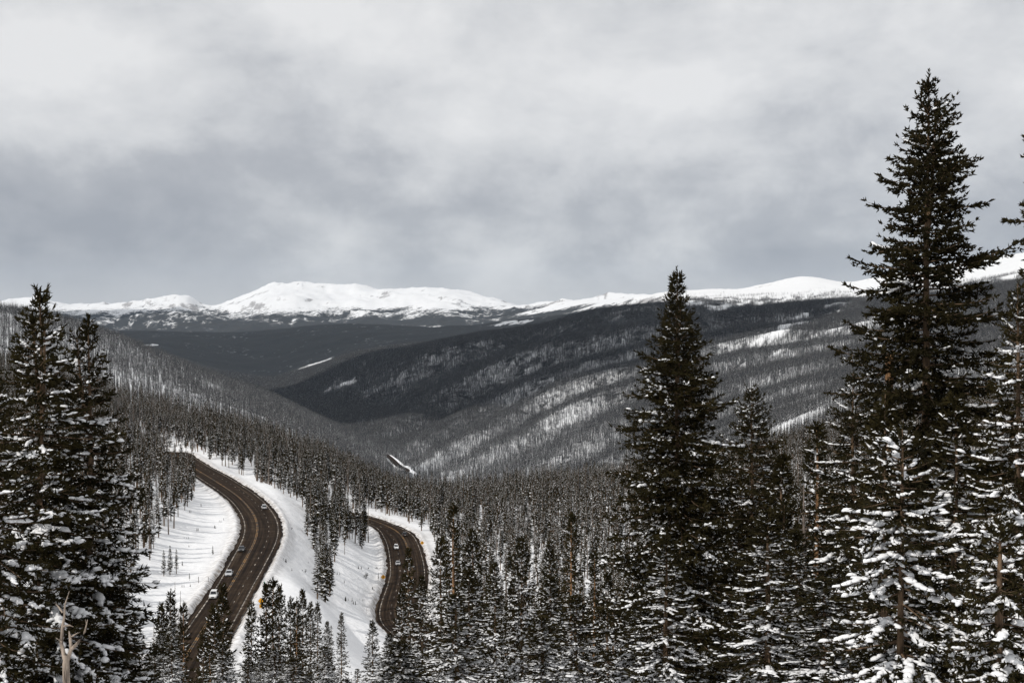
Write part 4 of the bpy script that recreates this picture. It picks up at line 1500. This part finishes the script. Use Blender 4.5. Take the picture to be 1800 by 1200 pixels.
def hit(px, py, y0=150.0, y1=1500.0):
    """where the line of sight through a pixel meets the ground"""
    dx, dy, dz = (float(v) for v in ray(px, py))
    ys = np.arange(y0, y1, 0.5)
    g = ground(dx / dy * ys, ys)
    k = np.nonzero(g >= dz / dy * ys)[0]
    y = ys[k[0]] if len(k) else y1
    return np.array([dx / dy * y, y, float(ground(np.array([dx / dy * y]), np.array([y]))[0])])


for px, py, hpx, lab in ((374, 975, 17, "little spruce sapling alone on the snow left of the dark car"), (310, 1008, 44, "right spruce of a small clump on the snowy slope left of the road"),
                         (299, 1010, 52, "middle spruce of a small clump on the snowy slope left of the road"), (288, 1012, 46, "left spruce of a small clump on the snowy slope left of the road"),
                         (665, 1019, 14, "sapling next to the orange diamond sign on the snow bank"), (619, 1058, 9, "dark scrubby sapling poking from the middle of the snow bank"),
                         (612, 1056, 6, "tiny scrub left of the dark sapling on the snow bank"), (333, 1020, 14, "sapling at the foot of the slope beside the pole left of the road"),
                         (558, 1052, 90, "last spruce at the downhill tip of the stand between the road bends"), (572, 1058, 96, "slender spruce at the downhill tip of the stand between the road bends"),
                         (597, 1010, 6, "tiny twig in the snow bank above the lower road"), (393, 914, 5, "tiny twig in the snow inside the left road bend")):
    p = hit(px, py)
    Hh = hpx / 2500 * p[1]
    k = int(rngF.integers(5))
    w_ = Hh / 15 * 1.25
    plant(STAND[k], (p[0], p[1], p[2] - 0.1), (w_, w_, Hh / 15), px * 0.37, lab, None, "spruce_sapling" if Hh < 6 else "spruce_tree", "sapling" if Hh < 6 else "spruce tree")


rngT = np.random.default_rng(31)
for poly, n, lab, grp in (([(585, 1000), (640, 985), (680, 985), (672, 1040), (620, 1075), (590, 1060)], 16, "tiny dark scrub tip poking through the snow bank above the lower road", "scrub tips on the bank above the lower road"),
                          ([(345, 880), (415, 925), (400, 965), (350, 1040), (300, 1030), (320, 930)], 10, "tiny dark scrub tip poking through the snow inside the left road bend", "scrub tips inside the left road bend"),
                          ([(500, 900), (535, 920), (535, 960), (550, 1020), (500, 1010)], 6, "tiny dark scrub tip on the open snow right of the left road", "scrub tips right of the left road")):
    k = 0
    while k < n:
        px, py = rngT.uniform(280, 700), rngT.uniform(870, 1080)
        if not inside(poly, np.array([px]), np.array([py]))[0]:
            continue
        k += 1
        p = hit(px, py)
        Hh = rngT.uniform(0.5, 1.5)
        t = thing("shrub", lab, "shrub", p, 0.0, grp)
        for q in range(int(rngT.integers(1, 4))):
            o = obj("sprig", STAND[int(rngT.integers(3))][1][1], t)
            o.location = (rngT.normal() * 0.5, rngT.normal() * 0.5, -0.15)
            o.scale = (Hh / 9, Hh / 9, Hh / 15)


# ------------------------------------------------------------------ cars
def paint(name, c, rough=0.3):
    m, t = material(name)
    co = t.n('ShaderNodeTexCoord').outputs['Object']
    nz = t.noise(co, 2.5, 5, 0.6)
    hz = t.n('ShaderNodeSeparateXYZ', {0: co}).outputs[2]
    dirt = t.math('MULTIPLY', t.math('SUBTRACT', t.math('ADD', t.math('MULTIPLY', nz, 0.6), 0.5), hz), 1.4, clamp=True)
    cc = t.mix(t.math('MULTIPLY', dirt, 0.7), c, (0.16, 0.13, 0.10))
    principled(t, cc, rough, spec=0.5)
    return m


M_GLASS = simple_mat("car_window_glass", (0.012, 0.014, 0.017), 0.08, spec=0.5)
M_TYRE = simple_mat("tyre_rubber", (0.012, 0.012, 0.012), 0.9)
M_RIM = simple_mat("wheel_alloy", (0.35, 0.35, 0.36), 0.4, Metallic=0.7)
M_LAMP = simple_mat("headlamp_lens", (0.75, 0.76, 0.78), 0.15, spec=0.6)
M_RED = simple_mat("tail_lamp_lens", (0.28, 0.01, 0.01), 0.2)
M_BLACK = simple_mat("black_trim", (0.015, 0.015, 0.015), 0.6)


def loft(rings):
    n = len(rings[0])
    V = np.array(rings, float).reshape(-1, 3)
    F = []
    for i in range(len(rings) - 1):
        for k in range(n):
            a, b = i * n + k, i * n + (k + 1) % n
            F += [(a, b, b + n), (a, b + n, a + n)]
    for base, rev in ((0, True), ((len(rings) - 1) * n, False)):
        for k in range(1, n - 1):
            f = (base, base + k, base + k + 1)
            F.append(f[::-1] if rev else f)
    return V, np.array(F)


def quad(p, lift):
    p = np.array(p, float)
    nrm = np.cross(p[1] - p[0], p[2] - p[0])
    nrm /= np.linalg.norm(nrm)
    c = p.mean(0)
    p = c + (p - c) * 0.88 + nrm * lift
    q = p - nrm * (lift + 0.02)
    V = np.vstack([p, q])
    F = [(0, 1, 2), (0, 2, 3), (0, 4, 5), (0, 5, 1), (1, 5, 6), (1, 6, 2), (2, 6, 7), (2, 7, 3), (3, 7, 4), (3, 4, 0)]
    return V, np.array(F)


def car(kind, mat, road, px, py, away, label):
    """x forward, y left; sedan or sport utility wagon"""
    P = road['P']
    q = np.interp(py, [790, 900, 1043, 1150], [-74.5, -71.5, -68, -66]) if road is ROAD_L else np.interp(py, [912, 960, 1110], [-93.5, -94, -95.5])
    p = at_z(np.array([px]), np.array([py]), q)[0]
    k = ((P[:, :2] - p[:2]) ** 2).sum(1).argmin()
    T = road['T'][k] * (-1 if away else 1)
    t = thing("car", label, "car", (p[0], p[1], P[k, 2] - 0.018), math.atan2(T[1], T[0]), "cars on the mountain road")
    suv = kind == "suv"
    zt, zr = (1.05, 1.76) if suv else (0.95, 1.46)
    ring = lambda x, w_, zb, z1: [(x, -w_ * 0.92, zb), (x, -w_, zb + 0.22), (x, -w_, z1 - 0.12), (x, -w_ * 0.87, z1), (x, w_ * 0.87, z1), (x, w_, z1 - 0.12), (x, w_, zb + 0.22), (x, w_ * 0.92, zb)]
    st = [(2.34, 0.74, 0.40, zt - 0.30), (2.24, 0.84, 0.30, zt - 0.20), (1.9, 0.91, 0.27, zt - 0.12), (1.05, 0.94, 0.27, zt - 0.02), (-1.5, 0.94, 0.27, zt), (-2.1, 0.92, 0.29, zt - 0.01), (-2.28, 0.86, 0.34, zt - 0.10), (-2.36, 0.80, 0.42, zt - 0.25)]
    obj("body", new_mesh("body", *loft([ring(*a) for a in st]), [mat], smooth=False), t)
    x0, x1, x2, x3 = (1.0, 0.25, -1.95, -2.22) if suv else (0.98, 0.2, -1.05, -1.75)
    wb, wt = 0.84, 0.68
    lo = [(x0, -wb), (x0, wb), (x3, wb), (x3, -wb)]
    hi = [(x1, -wt), (x1, wt), (x2, wt), (x2, -wt)]
    zb = zt - 0.05
    r0 = [(x, y, zb) for x, y in lo]
    r1 = [(x, y, zr - 0.05) for x, y in hi]
    r2 = [(x * 0.93 - 0.03, y * 0.86, zr) for x, y in hi]
    obj("cabin", new_mesh("cabin", *loft([r0, r1, r2]), [mat]), t)
    A, B = np.array(r0), np.array(r1)
    obj("windscreen", new_mesh("windscreen", *quad([A[0], A[1], B[1], B[0]], 0.012), [M_GLASS]), t)
    obj("rear_window", new_mesh("rear_window", *quad([A[2], A[3], B[3], B[2]], 0.012), [M_GLASS]), t)
    for sgn in (0, 1):
        i, j = (1, 2) if sgn == 0 else (3, 0)
        ma, mb = (A[i] + A[j]) / 2, (B[i] + B[j]) / 2
        obj("side_window", new_mesh("side_window", *quad([A[i], ma, mb, B[i]], 0.012), [M_GLASS]), t)
        obj("side_window", new_mesh("side_window", *quad([ma, A[j], B[j], mb], 0.012), [M_GLASS]), t)
    for sx in (1.42, -1.42):
        for sy in (1, -1):
            r = 0.36 if suv else 0.33
            rg = lambda rr, yy, n=16: [(sx + rr * math.cos(a), yy, r + rr * math.sin(a)) for a in np.linspace(0, 2 * math.pi, n, endpoint=False)]
            y0, y1 = sy * 0.72, sy * 0.955
            wh = obj("wheel", None, t)
            obj("tyre", new_mesh("tyre", *loft([rg(r * 0.96, y0), rg(r, y0 + sy * 0.04), rg(r, y1 - sy * 0.04), rg(r * 0.95, y1)]), [M_TYRE]), wh)
            obj("rim", new_mesh("rim", *loft([rg(r * 0.66, y1 - sy * 0.03), rg(r * 0.62, y1 + sy * 0.006), rg(r * 0.2, y1 + sy * 0.012)]), [M_RIM]), wh)
    zl = zt - 0.34
    for sy in (1, -1):
        obj("headlight", new_mesh("headlight", *quad([(2.26, sy * 0.62 - 0.20, zl), (2.26, sy * 0.62 + 0.20, zl), (2.2, sy * 0.62 + 0.20, zl + 0.17), (2.2, sy * 0.62 - 0.20, zl + 0.17)], 0.05), [M_LAMP]), t)
        obj("tail_light", new_mesh("tail_light", *quad([(-2.31, sy * 0.68 + 0.14, zl), (-2.31, sy * 0.68 - 0.14, zl), (-2.29, sy * 0.68 - 0.14, zl + 0.2), (-2.29, sy * 0.68 + 0.14, zl + 0.2)], 0.05), [M_RED]), t)
        obj("wing_mirror", new_mesh("wing_mirror", *loft([[(0.82, sy * 0.9, zt + 0.02), (0.66, sy * 0.9, zt + 0.02), (0.66, sy * 0.9, zt + 0.16), (0.82, sy * 0.9, zt + 0.16)], [(0.78, sy * 1.08, zt + 0.03), (0.67, sy * 1.08, zt + 0.03), (0.67, sy * 1.08, zt + 0.17), (0.78, sy * 1.08, zt + 0.17)]]), [M_BLACK]), t)
    obj("grille", new_mesh("grille", *quad([(2.33, -0.42, 0.46), (2.33, 0.42, 0.46), (2.30, 0.42, zl + 0.08), (2.30, -0.42, zl + 0.08)], 0.03), [M_BLACK]), t)
    obj("number_plate", new_mesh("number_plate", *quad([(-2.35, 0.27, 0.55), (-2.35, -0.27, 0.55), (-2.34, -0.27, 0.70), (-2.34, 0.27, 0.70)], 0.04), [M_LAMP]), t)
    return t


P_WHITE = paint("white_car_paint", (0.74, 0.74, 0.74))
P_SILVER = paint("silver_car_paint", (0.46, 0.47, 0.49))
P_DARK = paint("dark_grey_car_paint", (0.030, 0.033, 0.038))
P_BLACK = paint("black_car_paint", (0.014, 0.014, 0.016))
P_GREY = paint("pale_grey_car_paint", (0.33, 0.335, 0.345))
for spec in (("suv", P_WHITE, ROAD_L, 375.5, 1050, False, "white car coming nearest on the left road, just left of a spruce top"),
             ("sedan", P_SILVER, ROAD_L, 402.5, 1011, False, "silver car on the left road between the white car and the dark car"),
             ("sedan", P_DARK, ROAD_L, 424.5, 968, False, "dark grey car hugging the inside of the left road bend"),
             ("suv", P_SILVER, ROAD_L, 464, 894, True, "pale silver wagon driving away on the outside of the left road bend"),
             ("suv", P_WHITE, ROAD_R, 696.5, 964, False, "white car with dark windscreen leading on the lower road"),
             ("sedan", P_GREY, ROAD_R, 699.5, 992, False, "grey car nearer the camera than the white one on the lower road"),
             ("suv", P_BLACK, ROAD_R, 711, 941, True, "black car at the outer edge of the lower road near its far bend"),
             ("sedan", P_SILVER, ROAD_R, 731, 1049, True, "silver car half hidden behind spruces at the near part of the lower road")):
    car(*spec)

# ------------------------------------------------------------------ signs and stakes
M_SIGN = simple_mat("yellow_sign_sheet", (0.62, 0.29, 0.015), 0.5, 0.06)
M_POST = simple_mat("galvanised_post", (0.22, 0.21, 0.20), 0.6)
M_WOODPOST = simple_mat("dark_wooden_post", (0.06, 0.045, 0.035), 0.9)
M_GREEN = simple_mat("green_sign_sheet", (0.02, 0.16, 0.11), 0.5, 0.06)
M_PLATE = simple_mat("white_sign_sheet", (0.6, 0.62, 0.64), 0.5, 0.06)


def prism(poly, y0, y1):
    """a flat plate in the x-z plane with thickness along y"""
    return loft([[(x, y1, z) for x, z in poly], [(x, y0, z) for x, z in poly]])


def post(t, h, r=0.04, mat=None):
    a = Acc()
    tube(a, [(0, 0.03, -0.5), (0, 0.03, h / 2), (0, 0.03, h)], [r] * 3, 6)
    obj("post", new_mesh("post", *a.arr(), [mat or M_POST], smooth=True), t)


def diamond(px, py, y_top, size, label, plaque, arrow=True):
    p = hit(px, py)
    h = (py - y_top) / 2500 * p[1]
    t = thing("warning_sign", label, "road sign", p, math.atan2(-p[0], p[1]) * 0.4)
    post(t, h - size * 0.3)
    r = size * 0.72
    c = h - r
    cut = 0.1
    poly = [(-cut, c - r + cut), (cut, c - r + cut), (r - cut, c - cut), (r - cut, c + cut), (cut, c + r - cut), (-cut, c + r - cut), (-r + cut, c + cut), (-r + cut, c - cut)]
    obj("sign_plate", new_mesh("sign_plate", *prism(poly, -0.03, -0.01), [M_SIGN]), t)
    if arrow:
        s = size * 0.3
        pts = [(-0.35, -1.0), (0.05, -1.0), (0.05, -0.35), (0.45, 0.1), (0.45, 0.3), (0.8, 0.3), (0.25, 1.0), (-0.3, 0.3), (0.05, 0.3), (0.05, 0.2), (-0.35, -0.2)]
        obj("arrow", new_mesh("arrow", *prism([(a * s, c + b * s) for a, b in pts], -0.036, -0.031), [M_BLACK]), t)
    if plaque:
        q = size * 0.38
        z1 = c - r - 0.04
        obj("plaque", new_mesh("plaque", *prism([(-q, z1 - 2 * q), (q, z1 - 2 * q), (q, z1), (-q, z1)], -0.03, -0.01), [M_SIGN]), t)


diamond(459, 1078, 1050, 1.05, "yellow diamond bend sign with arrow and small plaque beside the left road", True)
diamond(742, 974, 950, 1.15, "yellow diamond sign on the snow at the outer side of the lower road", False)
diamond(673.5, 1031, 1009, 1.25, "orange yellow diamond sign on the snow bank inside the lower road", False)
p = hit(465, 1034)
t = thing("mile_marker", "small white and green marker plates on a post beside the left road", "road sign", p)
post(t, 2.5, 0.035)
obj("marker_plate", new_mesh("marker_plate", *prism([(-0.27, 1.75), (0.27, 1.75), (0.27, 2.5), (-0.27, 2.5)], -0.02, -0.005), [M_PLATE]), t)
obj("marker_plate", new_mesh("marker_plate", *prism([(-0.15, 0.75), (0.15, 0.75), (0.15, 1.6), (-0.15, 1.6)], -0.02, -0.005), [M_GREEN]), t)
for px, py, hpx, lab in ((349, 1024, 11, "dark wooden post on the slope left of the silver car"), (366, 1022, 8, "short thin stake right of the dark wooden post on the slope"),
                         (388.5, 978, 10, "thin pale stake at the roadside left of the dark car"), (644.5, 1079, 11, "thin stake on the snow left of the lower hairpin"),
                         (424, 931, 6, "thin stake on the inside edge of the left road bend")):
    p = hit(px, py)
    t = thing("snow_stake", lab, "stake", p)
    post(t, hpx / 2500 * p[1], 0.07 if "wooden" in lab else 0.045, M_WOODPOST if "wooden" in lab else M_POST)
